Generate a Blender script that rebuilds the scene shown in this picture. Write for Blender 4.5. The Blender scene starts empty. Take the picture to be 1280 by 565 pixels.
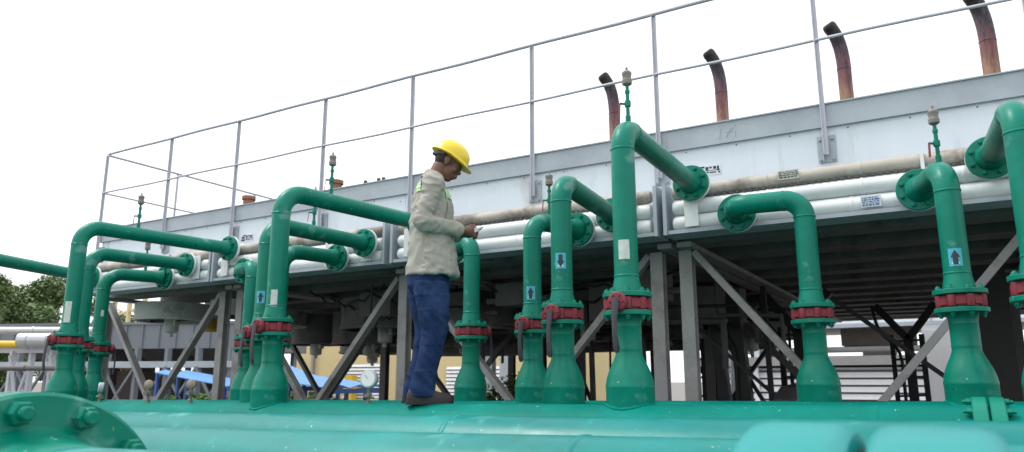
import bpy, math, random
from mathutils import Vector, Matrix, noise, Euler
R = math.radians
S = bpy.context.scene
COL = S.collection
random.seed(7)

# ------------------------------------------------------------------ camera
cam_d = bpy.data.cameras.new('camera'); cam = bpy.data.objects.new('camera', cam_d); COL.objects.link(cam)
cam.location = (0, 0, 1.35)
cam.rotation_euler = (R(90 + 11.84), 0, R(30.54))
cam_d.sensor_width = 36; cam_d.lens = 36 * 928 / 1280.0
cam_d.clip_start = .02; cam_d.clip_end = 3000
cam_d.dof.use_dof = True; cam_d.dof.focus_distance = 4.9; cam_d.dof.aperture_fstop = 3.2
S.camera = cam
# ------------------------------------------------------------------ light
SUN_EL, SUN_AZ = 60, 250           # veiled sun high on the left; azimuth clockwise from +Y
W = bpy.data.worlds.new('World'); S.world = W; W.use_nodes = True
nt = W.node_tree; nt.nodes.clear()
sky = nt.nodes.new('ShaderNodeTexSky'); sky.sky_type = 'NISHITA'; sky.sun_disc = False
sky.sun_elevation = R(SUN_EL); sky.sun_rotation = R(SUN_AZ); sky.air_density = 1.0; sky.dust_density = 6; sky.ozone_density = 1
hs = nt.nodes.new('ShaderNodeHueSaturation'); hs.inputs['Saturation'].default_value = .22
tc = nt.nodes.new('ShaderNodeTexCoord'); cn = nt.nodes.new('ShaderNodeTexNoise'); cn.inputs['Scale'].default_value = 1.6
cn.inputs['Detail'].default_value = 5
mr = nt.nodes.new('ShaderNodeMapRange'); mr.inputs['To Min'].default_value = .92; mr.inputs['To Max'].default_value = 1.1
mulc = nt.nodes.new('ShaderNodeVectorMath'); mulc.operation = 'SCALE'
bg = nt.nodes.new('ShaderNodeBackground'); bg.inputs['Strength'].default_value = .15
wo = nt.nodes.new('ShaderNodeOutputWorld')
L = nt.links.new
L(sky.outputs[0], hs.inputs['Color']); L(hs.outputs[0], mulc.inputs[0]); L(tc.outputs['Generated'], cn.inputs['Vector'])
cl = nt.nodes.new('ShaderNodeMix'); cl.data_type = 'RGBA'; cl.inputs[0].default_value = .8; cl.inputs[7].default_value = (8.3, 8.45, 8.7, 1)   # cloud layer of the overcast sky
L(cn.outputs['Fac'], mr.inputs['Value']); L(mr.outputs[0], mulc.inputs['Scale']); L(mulc.outputs[0], cl.inputs[6]); L(cl.outputs[2], bg.inputs['Color']); L(bg.outputs[0], wo.inputs['Surface'])
sd = bpy.data.lights.new('sun', 'SUN'); sd.energy = 1.5; sd.angle = R(14); sd.color = (1, .965, .91)
so = bpy.data.objects.new('sun', sd); COL.objects.link(so)
az, el = R(SUN_AZ), R(SUN_EL)
sv = Vector((math.sin(az) * math.cos(el), math.cos(az) * math.cos(el), math.sin(el)))
so.rotation_euler = sv.to_track_quat('Z', 'Y').to_euler(); so.location = (0, -5, 30)
S.view_settings.view_transform = 'Standard'; S.view_settings.look = 'None'; S.view_settings.gamma = 1
S.view_settings.exposure = 0.36

# ------------------------------------------------------------------ materials
def mat(name, col, rough=.5, metal=0, var=.12, vscale=6, col2=None, c2scale=3, c2lo=.55, c2hi=.7, bump=0, bscale=40, spec=.5, coat=0, stretch=None, speck=None):
    m = bpy.data.materials.new(name); m.use_nodes = True
    t = m.node_tree; n = t.nodes; b = n['Principled BSDF']
    b.inputs['Roughness'].default_value = rough; b.inputs['Metallic'].default_value = metal
    b.inputs['Specular IOR Level'].default_value = spec
    if coat: b.inputs['Coat Weight'].default_value = coat; b.inputs['Coat Roughness'].default_value = .15
    co = n.new('ShaderNodeTexCoord'); src = co.outputs['Object']
    if stretch:
        mp = n.new('ShaderNodeMapping'); mp.inputs['Scale'].default_value = stretch
        t.links.new(src, mp.inputs['Vector']); src = mp.outputs[0]
    nz = n.new('ShaderNodeTexNoise'); nz.inputs['Scale'].default_value = vscale; nz.inputs['Detail'].default_value = 6; nz.inputs['Roughness'].default_value = .65
    t.links.new(src, nz.inputs['Vector'])
    r = n.new('ShaderNodeMapRange'); r.inputs['From Min'].default_value = .3; r.inputs['From Max'].default_value = .7
    r.inputs['To Min'].default_value = 1 - var; r.inputs['To Max'].default_value = 1 + var
    t.links.new(nz.outputs['Fac'], r.inputs['Value'])
    base = n.new('ShaderNodeRGB'); base.outputs[0].default_value = (*col, 1); out = base.outputs[0]
    if col2:
        n2 = n.new('ShaderNodeTexNoise'); n2.inputs['Scale'].default_value = c2scale; n2.inputs['Detail'].default_value = 8; n2.inputs['Roughness'].default_value = .7
        t.links.new(src, n2.inputs['Vector'])
        r2 = n.new('ShaderNodeMapRange'); r2.inputs['From Min'].default_value = c2lo; r2.inputs['From Max'].default_value = c2hi
        t.links.new(n2.outputs['Fac'], r2.inputs['Value'])
        mx = n.new('ShaderNodeMix'); mx.data_type = 'RGBA'
        t.links.new(r2.outputs[0], mx.inputs[0]); t.links.new(out, mx.inputs[6]); mx.inputs[7].default_value = (*col2, 1); out = mx.outputs[2]
    for sp_ in (speck or ()):
        n4 = n.new('ShaderNodeTexNoise'); n4.inputs['Scale'].default_value = sp_[1]; n4.inputs['Detail'].default_value = 3
        t.links.new(co.outputs['Object'], n4.inputs['Vector'])
        r4 = n.new('ShaderNodeMapRange'); r4.inputs['From Min'].default_value = sp_[2]; r4.inputs['From Max'].default_value = sp_[3]
        t.links.new(n4.outputs['Fac'], r4.inputs['Value'])
        m4 = n.new('ShaderNodeMix'); m4.data_type = 'RGBA'; t.links.new(r4.outputs[0], m4.inputs[0]); t.links.new(out, m4.inputs[6]); m4.inputs[7].default_value = (*sp_[0], 1); out = m4.outputs[2]
    sc = n.new('ShaderNodeVectorMath'); sc.operation = 'SCALE'
    t.links.new(out, sc.inputs[0]); t.links.new(r.outputs[0], sc.inputs['Scale']); t.links.new(sc.outputs[0], b.inputs['Base Color'])
    rr = n.new('ShaderNodeMapRange'); rr.inputs['From Min'].default_value = .3; rr.inputs['From Max'].default_value = .7
    rr.inputs['To Min'].default_value = max(.03, rough - .08); rr.inputs['To Max'].default_value = min(1, rough + .1)
    t.links.new(nz.outputs['Fac'], rr.inputs['Value']); t.links.new(rr.outputs[0], b.inputs['Roughness'])
    if bump:
        n3 = n.new('ShaderNodeTexNoise'); n3.inputs['Scale'].default_value = bscale; n3.inputs['Detail'].default_value = 4
        t.links.new(src, n3.inputs['Vector'])
        bp = n.new('ShaderNodeBump'); bp.inputs['Strength'].default_value = bump; bp.inputs['Distance'].default_value = .01
        t.links.new(n3.outputs['Fac'], bp.inputs['Height']); t.links.new(bp.outputs[0], b.inputs['Normal'])
    return m
M = dict(
    green=mat('green_pipe_paint', (.0, .18, .12), .36, var=.1, vscale=5, col2=(.0, .245, .18), c2scale=1.6, c2lo=.45, c2hi=.75, bump=.2, bscale=14, spec=.25, speck=(((.26, .42, .37), 30, .725, .74), ((.06, .035, .02), 17, .715, .735), ((.10, .30, .25), 6, .62, .72))),
    coupling=mat('coupling_paint', (.0, .24, .235), .42, var=.08, vscale=5, col2=(.02, .33, .31), c2scale=4, bump=.1),
    header=mat('teal_header_paint', (.0, .18, .168), .38, var=.1, vscale=3, col2=(.0, .225, .21), c2scale=1.4, c2lo=.45, c2hi=.7, bump=.15, bscale=9, spec=.28, speck=(((.36, .52, .49), 45, .72, .745), ((.06, .30, .28), 6, .6, .74), ((.0, .12, .10), 5, .66, .78))),
    rowgreen=mat('row_header_paint', (.0, .165, .132), .5, var=.1, vscale=4, col2=(.0, .22, .18), c2scale=1.5, c2lo=.45, c2hi=.7, bump=.15, bscale=10, spec=.08, speck=(((.35, .52, .48), 34, .71, .73), ((.10, .12, .09), 7, .68, .76))),
    red=mat('red_valve_paint', (.22, .022, .035), .6, var=.25, vscale=25, col2=(.06, .03, .03), c2scale=22, c2lo=.55, c2hi=.7),
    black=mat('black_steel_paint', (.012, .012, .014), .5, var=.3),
    lever=mat('lever_steel', (.035, .038, .05), .5, var=.3, vscale=20),
    galv=mat('galvanized_steel', (.39, .44, .49), .55, metal=.0, var=.07, vscale=3, col2=(.32, .36, .40), c2scale=2.5, c2lo=.45, c2hi=.7, bump=.05),
    rail=mat('rail_steel', (.50, .51, .57), .5, metal=.1, var=.08, vscale=5),
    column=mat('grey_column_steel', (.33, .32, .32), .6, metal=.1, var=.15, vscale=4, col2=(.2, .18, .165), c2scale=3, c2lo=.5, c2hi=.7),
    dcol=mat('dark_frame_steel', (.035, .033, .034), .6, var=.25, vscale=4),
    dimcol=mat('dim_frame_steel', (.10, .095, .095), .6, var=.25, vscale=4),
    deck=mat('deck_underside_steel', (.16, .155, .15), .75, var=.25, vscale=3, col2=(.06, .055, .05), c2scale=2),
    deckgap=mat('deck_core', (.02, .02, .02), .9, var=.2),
    panel=mat('pale_blue_panel', (.66, .735, .80), .45, speck=(((.35, .34, .32), 14, .72, .76), ((.55, .58, .58), 3, .6, .75)), var=.035, vscale=1.2, col2=(.50, .54, .56), c2scale=1.6, c2lo=.56, c2hi=.8, stretch=(5, 1, .5)),
    white=mat('white_insulation_paint', (.74, .77, .78), .5, var=.07, vscale=5, col2=(.45, .44, .4), c2scale=4, c2lo=.6, c2hi=.8, bump=.06),
    beige=mat('stained_insulation', (.44, .405, .36), .65, var=.12, vscale=5, col2=(.19, .16, .14), c2scale=1.3, c2lo=.46, c2hi=.56, bump=.15, bscale=20),
    grime=mat('grey_shroud_paint', (.50, .52, .49), .6, var=.1, vscale=4, col2=(.24, .23, .2), c2scale=3),
    rust=None,
    yellow=mat('helmet_yellow', (.83, .60, .015), .32, var=.03, coat=.3),
    skin=mat('brown_skin', (.155, .07, .045), .5, var=.08, vscale=20),
    hair=mat('black_hair', (.012, .01, .01), .7, var=.4, vscale=60, bump=.5, bscale=120),
    shirt=mat('khaki_shirt_cloth', (.375, .365, .325), .9, col2=(.27, .26, .225), c2scale=4, c2lo=.5, c2hi=.75, var=.06, vscale=8, spec=.15, bump=.25, bscale=9, stretch=(1, 1, .6)),
    denim=mat('blue_denim', (.013, .030, .088), .9, var=.16, vscale=30, col2=(.04, .08, .18), c2scale=5, c2lo=.45, c2hi=.75, spec=.15, bump=.35, bscale=12),
    shoe=mat('brown_shoe_leather', (.02, .017, .017), .6, var=.2, vscale=15),
    tape=mat('green_safety_tape', (.30, .62, .22), .5, var=.1, vscale=30),
    tape2=mat('silver_tape', (.6, .66, .6), .35, var=.1),
    gaugeface=mat('gauge_glass', (.66, .72, .70), .2, var=.05),
    brass=mat('weathered_brass', (.22, .19, .15), .5, metal=.4, var=.3, vscale=30),
    cap=mat('grey_vent_cap', (.22, .20, .185), .6, var=.2, vscale=30),
    sticker=mat('sticker_cyan', (.06, .42, .56), .5, var=.1, vscale=40),
    ink=mat('sticker_ink', (.03, .035, .05), .6),
    paper=mat('faded_label', (.55, .60, .56), .7, var=.12, vscale=40, col2=(.3, .5, .44), c2scale=30, c2lo=.55, c2hi=.65),
    plate=mat('etched_plate', (.42, .44, .38), .4, metal=.3, var=.25, vscale=25),
    plateblue=mat('blue_data_plate', (.55, .62, .66), .4, var=.15, vscale=20),
    yelwall=mat('cream_yellow_render', (.62, .50, .27), .85, var=.06, vscale=1, bump=.1),
    louver=mat('white_louvre', (.70, .71, .74), .5, var=.04),
    whitebox=mat('white_sheet_steel', (.70, .75, .79), .5, var=.05, vscale=1),
    concrete=mat('grey_concrete', (.28, .28, .28), .9, var=.12, vscale=2, bump=.2),
    gravel=mat('gravel_ground', (.20, .19, .175), .95, var=.35, vscale=30, bump=.6, bscale=60),
    brown=mat('brown_duct', (.10, .08, .07), .7, var=.25, vscale=3),
    bluer=mat('blue_sheet_roof', (.07, .24, .55), .45, var=.08, vscale=3),
    bluepost=mat('blue_post_paint', (.02, .08, .28), .5),
    silver=mat('silver_pipe_jacket', (.48, .49, .51), .35, metal=.5, var=.08),
    ypipe=mat('yellow_pipe_paint', (.72, .47, .03), .45, var=.08),
    orange=mat('orange_motor_paint', (.62, .33, .04), .5, var=.1),
    distant=mat('distant_cooler_paint', (.17, .195, .22), .6, var=.08, vscale=2),
    leaf=mat('leaf_green', (.14, .21, .085), .6, var=.4, vscale=1.1, col2=(.19, .26, .12), c2scale=3, c2lo=.45, c2hi=.6, spec=.2),
    leafb=mat('leaf_bright', (.09, .17, .03), .7, var=.4, vscale=5, spec=.2),
    bark=mat('bark', (.09, .07, .05), .9, var=.3, vscale=8, bump=.5),
    device=mat('device_metal', (.45, .44, .46), .3, metal=.5, var=.2, vscale=60),
    rubber=mat('black_rubber', (.02, .02, .02), .7),
    hosec=mat('black_hose', (.015, .015, .015), .5),
)
def rust_mat():
    m = bpy.data.materials.new('burnt_exhaust_steel'); m.use_nodes = True
    t = m.node_tree; n = t.nodes; b = n['Principled BSDF']; b.inputs['Roughness'].default_value = .6; b.inputs['Metallic'].default_value = .2
    co = n.new('ShaderNodeTexCoord'); sx = n.new('ShaderNodeSeparateXYZ'); t.links.new(co.outputs['Object'], sx.inputs[0])
    nz = n.new('ShaderNodeTexNoise'); nz.inputs['Scale'].default_value = 4; nz.inputs['Detail'].default_value = 8; nz.inputs['Roughness'].default_value = .75
    mp = n.new('ShaderNodeMapping'); mp.inputs['Scale'].default_value = (3, 3, .7)
    oi = n.new('ShaderNodeObjectInfo'); ad = n.new('ShaderNodeVectorMath'); ad.operation = 'MULTIPLY_ADD'; ad.inputs[1].default_value = (9, 9, 9)
    t.links.new(oi.outputs['Random'], ad.inputs[0]); t.links.new(co.outputs['Object'], ad.inputs[2])
    t.links.new(ad.outputs[0], mp.inputs['Vector']); t.links.new(mp.outputs[0], nz.inputs['Vector'])
    a = n.new('ShaderNodeMath'); a.operation = 'MULTIPLY_ADD'; a.inputs[1].default_value = 3.0; t.links.new(nz.outputs['Fac'], a.inputs[0]); t.links.new(sx.outputs['Z'], a.inputs[2])
    r = n.new('ShaderNodeMapRange'); r.inputs['From Min'].default_value = 4.5; r.inputs['From Max'].default_value = 5.7
    t.links.new(a.outputs[0], r.inputs['Value'])
    cr = n.new('ShaderNodeValToRGB'); e = cr.color_ramp.elements
    e[0].position = 0; e[0].color = (.32, .19, .12, 1); e[1].position = 1; e[1].color = (.02, .02, .025, 1)
    for p, c in ((.25, (.20, .10, .085, 1)), (.5, (.16, .06, .07, 1)), (.75, (.07, .05, .07, 1))):
        q = e.new(p); q.color = c
    t.links.new(r.outputs[0], cr.inputs[0]); t.links.new(cr.outputs[0], b.inputs['Base Color'])
    return m
M['rust'] = rust_mat()

# ------------------------------------------------------------------ mesh builder
class MB:
    def __init__(s): s.v = []; s.f = []
    def add(s, vs, fs):
        o = len(s.v); s.v += [tuple(v) for v in vs]; s.f += [tuple(i + o for i in f) for f in fs]; return s
    def box(s, c, d, rot=None, bev=0):
        hx, hy, hz = d[0] / 2, d[1] / 2, d[2] / 2
        vs = [Vector((x * hx, y * hy, z * hz)) for x in (-1, 1) for y in (-1, 1) for z in (-1, 1)]
        if rot is not None: vs = [rot @ v for v in vs]
        c = Vector(c)
        return s.add([v + c for v in vs], [(0, 1, 3, 2), (4, 6, 7, 5), (0, 4, 5, 1), (2, 3, 7, 6), (0, 2, 6, 4), (1, 5, 7, 3)])
    def b2(s, x0, x1, y0, y1, z0, z1): return s.box(((x0 + x1) / 2, (y0 + y1) / 2, (z0 + z1) / 2), (x1 - x0, y1 - y0, z1 - z0))
    def loft(s, rings, cap=True):
        n = len(rings[0]); vs = [p for r in rings for p in r]; fs = []
        for i in range(len(rings) - 1):
            for j in range(n):
                k = (j + 1) % n; fs.append((i * n + j, i * n + k, (i + 1) * n + k, (i + 1) * n + j))
        if cap: fs.append(tuple(range(n - 1, -1, -1))); fs.append(tuple((len(rings) - 1) * n + j for j in range(n)))
        return s.add(vs, fs)
    def tube(s, pts, r, n=20, cap=True, sq=1.0):
        pts = [Vector(p) for p in pts]
        if not hasattr(r, '__len__'): r = [r] * len(pts)
        T = []
        for i in range(len(pts)):
            a = pts[max(0, i - 1)]; b = pts[min(len(pts) - 1, i + 1)]; T.append((b - a).normalized())
        up = Vector((0, 0, 1)) if abs(T[0].z) < .95 else Vector((0, 1, 0))
        u = T[0].cross(up).normalized(); rings = []
        for i, p in enumerate(pts):
            u = (u - T[i] * u.dot(T[i])).normalized(); w = T[i].cross(u)
            rings.append([p + u * (math.cos(2 * math.pi * j / n) * r[i]) + w * (math.sin(2 * math.pi * j / n) * r[i] * sq) for j in range(n)])
        return s.loft(rings, cap)
    def bar(s, a, b, w, h, roll=0):                     # rectangular bar from a to b
        a = Vector(a); b = Vector(b); d = b - a
        q = d.to_track_quat('Z', 'Y').to_matrix() @ Matrix.Rotation(roll, 3, 'Z')
        return s.box((a + b) / 2, (w, h, d.length), q)
    def ibar(s, a, b, w, h, t=.014):                    # H-section
        a = Vector(a); b = Vector(b); d = (b - a); q = d.to_track_quat('Z', 'Y').to_matrix()
        for o in (-1, 1): s.box((a + b) / 2 + q @ Vector((0, o * (h / 2 - t / 2), 0)), (w, t, d.length), q)
        s.box((a + b) / 2, (t, h - 2 * t - .001, d.length), q); return s
    def lathe(s, prof, org, axis=(0, 0, 1), n=28, cap=True):
        ax = Vector(axis).normalized(); up = Vector((0, 0, 1)) if abs(ax.z) < .9 else Vector((1, 0, 0))
        u = ax.cross(up).normalized(); w = ax.cross(u); o = Vector(org)
        rings = [[o + ax * z + (u * math.cos(2 * math.pi * j / n) + w * math.sin(2 * math.pi * j / n)) * max(r, 1e-4) for j in range(n)] for (r, z) in prof]
        return s.loft(rings, cap)
    def ell(s, c, r, rot=None, nu=16, nv=10):
        c = Vector(c); rings = []
        for i in range(nv + 1):
            t = math.pi * i / nv; t = min(max(t, .02), math.pi - .02)
            ring = []
            for j in range(nu):
                p = Vector((r[0] * math.sin(t) * math.cos(2 * math.pi * j / nu), r[1] * math.sin(t) * math.sin(2 * math.pi * j / nu), r[2] * math.cos(t)))
                if rot is not None: p = rot @ p
                ring.append(c + p)
            rings.append(ring)
        return s.loft(rings)
    def nut(s, c, axis, r=.014, h=.014):
        s.lathe([(r, 0), (r, h * .8), (r * .85, h)], c, axis, 6); s.lathe([(r * .55, h), (r * .55, h * 1.5)], c, axis, 8); return s
    def build(s, name, m, parent=None, smooth=35, label=None):
        me = bpy.data.meshes.new(name); me.from_pydata(s.v, [], s.f); me.update()
        me.materials.append(M[m] if isinstance(m, str) else m)
        if smooth:
            me.shade_smooth(); me.set_sharp_from_angle(angle=R(smooth))
        o = bpy.data.objects.new(name, me); COL.objects.link(o)
        if parent:
            o.parent = parent
            q = Vector((0, 0, 0)); p = parent
            while p is not None: q += p.location; p = p.parent
            me.transform(Matrix.Translation(-q))
        if label: o['label'] = label
        return o
def tag(o, label, cat, group=None):
    o['label'] = label; o['category'] = cat
    if group: o['group'] = group
    return o
def thing(name, loc, label, cat, group=None):
    o = bpy.data.objects.new(name, None); COL.objects.link(o); o.location = loc; o.empty_display_size = .2
    return tag(o, label, cat, group)
def fillet(pts, rad, n=8):
    pts = [Vector(p) for p in pts]; out = [pts[0]]
    for i in range(1, len(pts) - 1):
        a, b, c = pts[i - 1], pts[i], pts[i + 1]
        d1 = (a - b).normalized(); d2 = (c - b).normalized(); ang = d1.angle(d2)
        k = rad / math.tan(ang / 2); k = min(k, (a - b).length * .95, (c - b).length * .8)
        rr = k * math.tan(ang / 2)
        p1 = b + d1 * k; p2 = b + d2 * k; cen = b + (d1 + d2).normalized() * (rr / math.sin(ang / 2))
        v1 = p1 - cen; v2 = p2 - cen; tot = v1.angle(v2)
        for j in range(n + 1):
            t = j / n; out.append(cen + (v1 * math.sin((1 - t) * tot) + v2 * math.sin(t * tot)) / math.sin(tot))
    out.append(pts[-1]); return out

def smoothpath(ps, n=5):
    ps = [Vector(p) for p in ps]; out = []
    for i in range(len(ps) - 1):
        p0 = ps[max(0, i - 1)]; p1 = ps[i]; p2 = ps[i + 1]; p3 = ps[min(len(ps) - 1, i + 2)]
        for k in range(n):
            t = k / n; out.append(.5 * ((2 * p1) + (p2 - p0) * t + (2 * p0 - 5 * p1 + 4 * p2 - p3) * t * t + (3 * p1 - p0 - 3 * p2 + p3) * t ** 3))
    out.append(ps[-1]); return out

# ------------------------------------------------------------------ ground
g = MB(); g.add([(-1500, -1500, 0), (1500, -1500, 0), (1500, 1500, 0), (-1500, 1500, 0)], [(0, 1, 2, 3)])
go = g.build('ground', 'gravel', smooth=0); go['kind'] = 'structure'
M['slab'] = mat('darkened_concrete', (.13, .125, .12), .85, var=.2, vscale=2, col2=(.07, .065, .06), c2scale=1.2, bump=.2)  # concrete colour darkened to cut bounce light under the headers
g = MB(); g.b2(-14, 8, -1.2, 17, .004, .09); go = g.build('pavement', 'slab', smooth=0); go['kind'] = 'structure'

# ------------------------------------------------------------------ header pipes
def ztop(x): return 1.21 + .0105 * (x + 3)
def header(name, Y, r, zt, slope, x0, x1, label, welds=(), m='header', nd=40):
    z = lambda x: zt + slope * (x + 3) - r
    t = thing(name, ((x0 + x1) / 2, Y, z((x0 + x1) / 2)), label, 'pipe', 'big horizontal green header pipes')
    b = MB(); n = nd
    b.tube([(x0 + (x1 - x0) * i / n, Y, z(x0 + (x1 - x0) * i / n)) for i in range(n + 1)], r, 48)
    for wx in welds: b.lathe([(r, -.016), (r + .004, -.006), (r + .004, .006), (r, .016)], (wx, Y, z(wx)), (1, 0, slope), 48, cap=False)
    b.build('pipe_shell', m, t)
    for sx in (x0 + 1.2, x0 + 4.6, x0 + 8, x0 + 11.5):
        if sx < x1 - .3:
            zz = z(sx) - r * .8; sp = MB()
            sp.b2(sx - .09, sx + .09, Y - .13, Y + .13, .09, zz); sp.b2(sx - .14, sx + .14, Y - .19, Y + .19, .092, .12); sp.build('pipe_stand', 'column', t)
    return t, z
hA, zA = header('header_pipe', 4.03, .205, ztop(-3), .0105, -11.5, 4.2, 'teal header pipe directly under the worker, carrying the tall front risers', (-6.2, -3.9, -.35, 1.4), 'rowgreen')
header('header_pipe', 4.46, .2, ztop(-3) - .006, .0105, -11.5, 4.2, 'second teal header pipe, just behind the one the worker stands on', (-5.2, -1.2), 'rowgreen')
header('header_pipe', 5.03, .2, ztop(-3) - .006, .0105, -11.5, 4.2, 'teal header pipe carrying the low rear risers, third row back from the worker', (-4.2, .2), 'rowgreen')
header('header_pipe', 5.44, .18, ztop(-3) - .01, .0105, -11.5, 4.2, 'rearmost teal header pipe, right below the white cooler manifolds', (-3.2, 1.2), 'rowgreen')
hB, zB = header('header_pipe', 3.2, .205, 1.172, .0135, -11, 4.2, 'bright teal header pipe one row in front of the worker', (-2.2, 1.0))
hC, zC = header('header_pipe', 2.18, .21, 1.150, .018, -10, 4.2, 'bright teal header pipe running along the foreground, two rows before the worker', (-4.3, -1.02, .9))
hD, zD = header('header_pipe', 1.14, .28, 1.166, .018, -2.15, 4.0, 'nearest teal header pipe along the bottom edge with a bolted flange at its left end', ())
for (yy, lab) in ((3.62, 'added green pipe blocking bounce light behind the second foreground header'), (2.69, 'added green pipe blocking bounce light between the two foreground headers'), (1.66, 'added green pipe blocking bounce light behind the nearest header')):  # pipes added low in the gaps to block light bouncing off the ground
    header('bounce_blocker_pipe', yy, .20, .93, .012, -10.5, 4.2, lab, (-1.5,), 'rowgreen', 20)[0]['group'] = 'added pipes blocking bounce light between the headers'
# flange on header D
fx = -2.2; fz = zD(-2.2)
b = MB()
b.lathe([(.30, -.03), (.412, -.03), (.422, -.02), (.422, .035), (.412, .045), (.30, .045), (.275, .06)], (fx - .02, 1.14, fz), (1, 0, 0), 72)
b.lathe([(.20, .046), (.335, .046), (.322, .055), (.305, .09), (.290, .15), (.2835, .22), (.279, .235)], (fx - .02, 1.14, fz), (1, 0, 0.018), 64, cap=False)
b.lathe([(.422, -.035), (.422, -.10), (.412, -.11), (.28, -.11), (.28, -.25), (.28, -6)], (fx - .02, 1.14, fz), (1, 0, 0), 64)
b.build('end_flange', 'green', hD)  # darker green than the header: shade of the turned-away face put into colour
for k in range(13):
    b = MB()
    a = R(-7.9 + k * 360 / 13)
    c = Vector((fx + .025, 1.14 + math.sin(a) * .371, fz + math.cos(a) * .371))
    b.lathe([(.034, 0), (.034, .026), (.028, .032)], c, (1, 0, 0), 6); b.lathe([(.019, .03), (.019, .052), (.015, .056)], c, (1, 0, 0), 14)
    b.lathe([(.018, -.15), (.018, .01)], c, (1, 0, 0), 10); b.lathe([(.034, 0), (.034, .03)], c - Vector((.16, 0, 0)), (-1, 0, 0), 6)
    b.build('flange_nut', 'green', hD)  # same darker green as the flange, its shade painted in
# thick flange pair (right foreground) on header D
b = MB(); zc = zD(-.12) + .022
for (xa, xb) in ((-.272, -.126), (-.112, .045)):
    r = .338; w = xb - xa
    b.lathe([(.27, 0), (r - .03, 0), (r - .012, .004), (r - .003, .014), (r, .03), (r, w - .03), (r - .003, w - .014), (r - .012, w - .004), (r - .03, w), (.27, w)], (xa, 1.14, zc - .005), (1, 0, 0), 96)
b.build('coupling_ring', 'coupling', hD)
b = MB(); b.lathe([(.305, 0), (.305, .0165)], (-.1273, 1.14, zc - .005), (1, 0, 0), 48); b.build('gap_shade_disc', 'rubber', hD)  # black disc added to put deep shade into the gap between the rings
# small bolted joint on header A
b = MB(); zc = zA(.1)
for xa in (.035, .103):
    b.lathe([(.2, 0), (.240, 0), (.245, .005), (.245, .054), (.240, .059), (.2, .059)], (xa, 4.03, zc), (1, 0, 0), 56)
for k in range(8):
    a = R(10 + k * 45); c = Vector((.035, 4.03 + math.sin(a) * .226, zc + math.cos(a) * .226))
    b.lathe([(.017, 0), (.017, .02), (.01, .02), (.01, .034)], c, (-1, 0, 0), 6); b.lathe([(.017, 0), (.017, .02), (.01, .02), (.01, .034)], c + Vector((.127, 0, 0)), (1, 0, 0), 6)
b.build('joint_flange', 'green', hA)

# ------------------------------------------------------------------ riser pipes
def patch(x, y, z, r, th, w, h, mat_, parent, name, off=.0015, poly=None, label=None):
    """curved sticker on a vertical pipe; th = direction it faces (rad, world), poly in unit coords"""
    b = MB(); rr = r + off
    P = lambda u, v: (x + rr * math.cos(th + u / r), y + rr * math.sin(th + u / r), z + v)
    if poly is None:
        n = 6; vs = []; fs = []
        for i in range(n + 1):
            for j in (0, 1): vs.append(P(-w / 2 + w * i / n, -h / 2 + h * j))
        for i in range(n): fs.append((2 * i, 2 * i + 2, 2 * i + 3, 2 * i + 1))
        b.add(vs, fs)
    else:
        for (u0, u1, fn) in poly:
            n = 8; vs = []; fs = []
            for i in range(n + 1):
                u = u0 + (u1 - u0) * i / n; lo, hi = fn(u); vs += [P(u * w, lo * h), P(u * w, hi * h)]
            for i in range(n): fs.append((2 * i, 2 * i + 2, 2 * i + 3, 2 * i + 1))
            b.add(vs, fs)
    return b.build(name, mat_, parent, smooth=60, label=label)
def arrow(x, y, z, r, th, up, parent):
    s_ = patch(x, y, z, r, th, .070, .105, 'sticker', parent, 'arrow_sticker', label='cyan sticker with a dark arrow pointing %s' % ('up' if up else 'down'))
    k = 1 if up else -1
    tri = lambda u: (0, .42 * (1 - abs(u) / .36)); bar_ = lambda u: (-.4, 0)
    if k < 0: tri = lambda u: (-.42 * (1 - abs(u) / .36), 0); bar_ = lambda u: (0, .4)
    q = [(-.36, .36, tri), (-.19, .19, bar_)]
    o = patch(x, y, z, r, th, .070, .105, 'ink', s_, 'printed_arrow', off=.003, poly=q)
    patch(x, y, z - .034, r, th, .04, .012, 'paper', s_, 'printed_strip', off=.0025)
RG = 'green riser pipes between the headers and the cooler'
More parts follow.
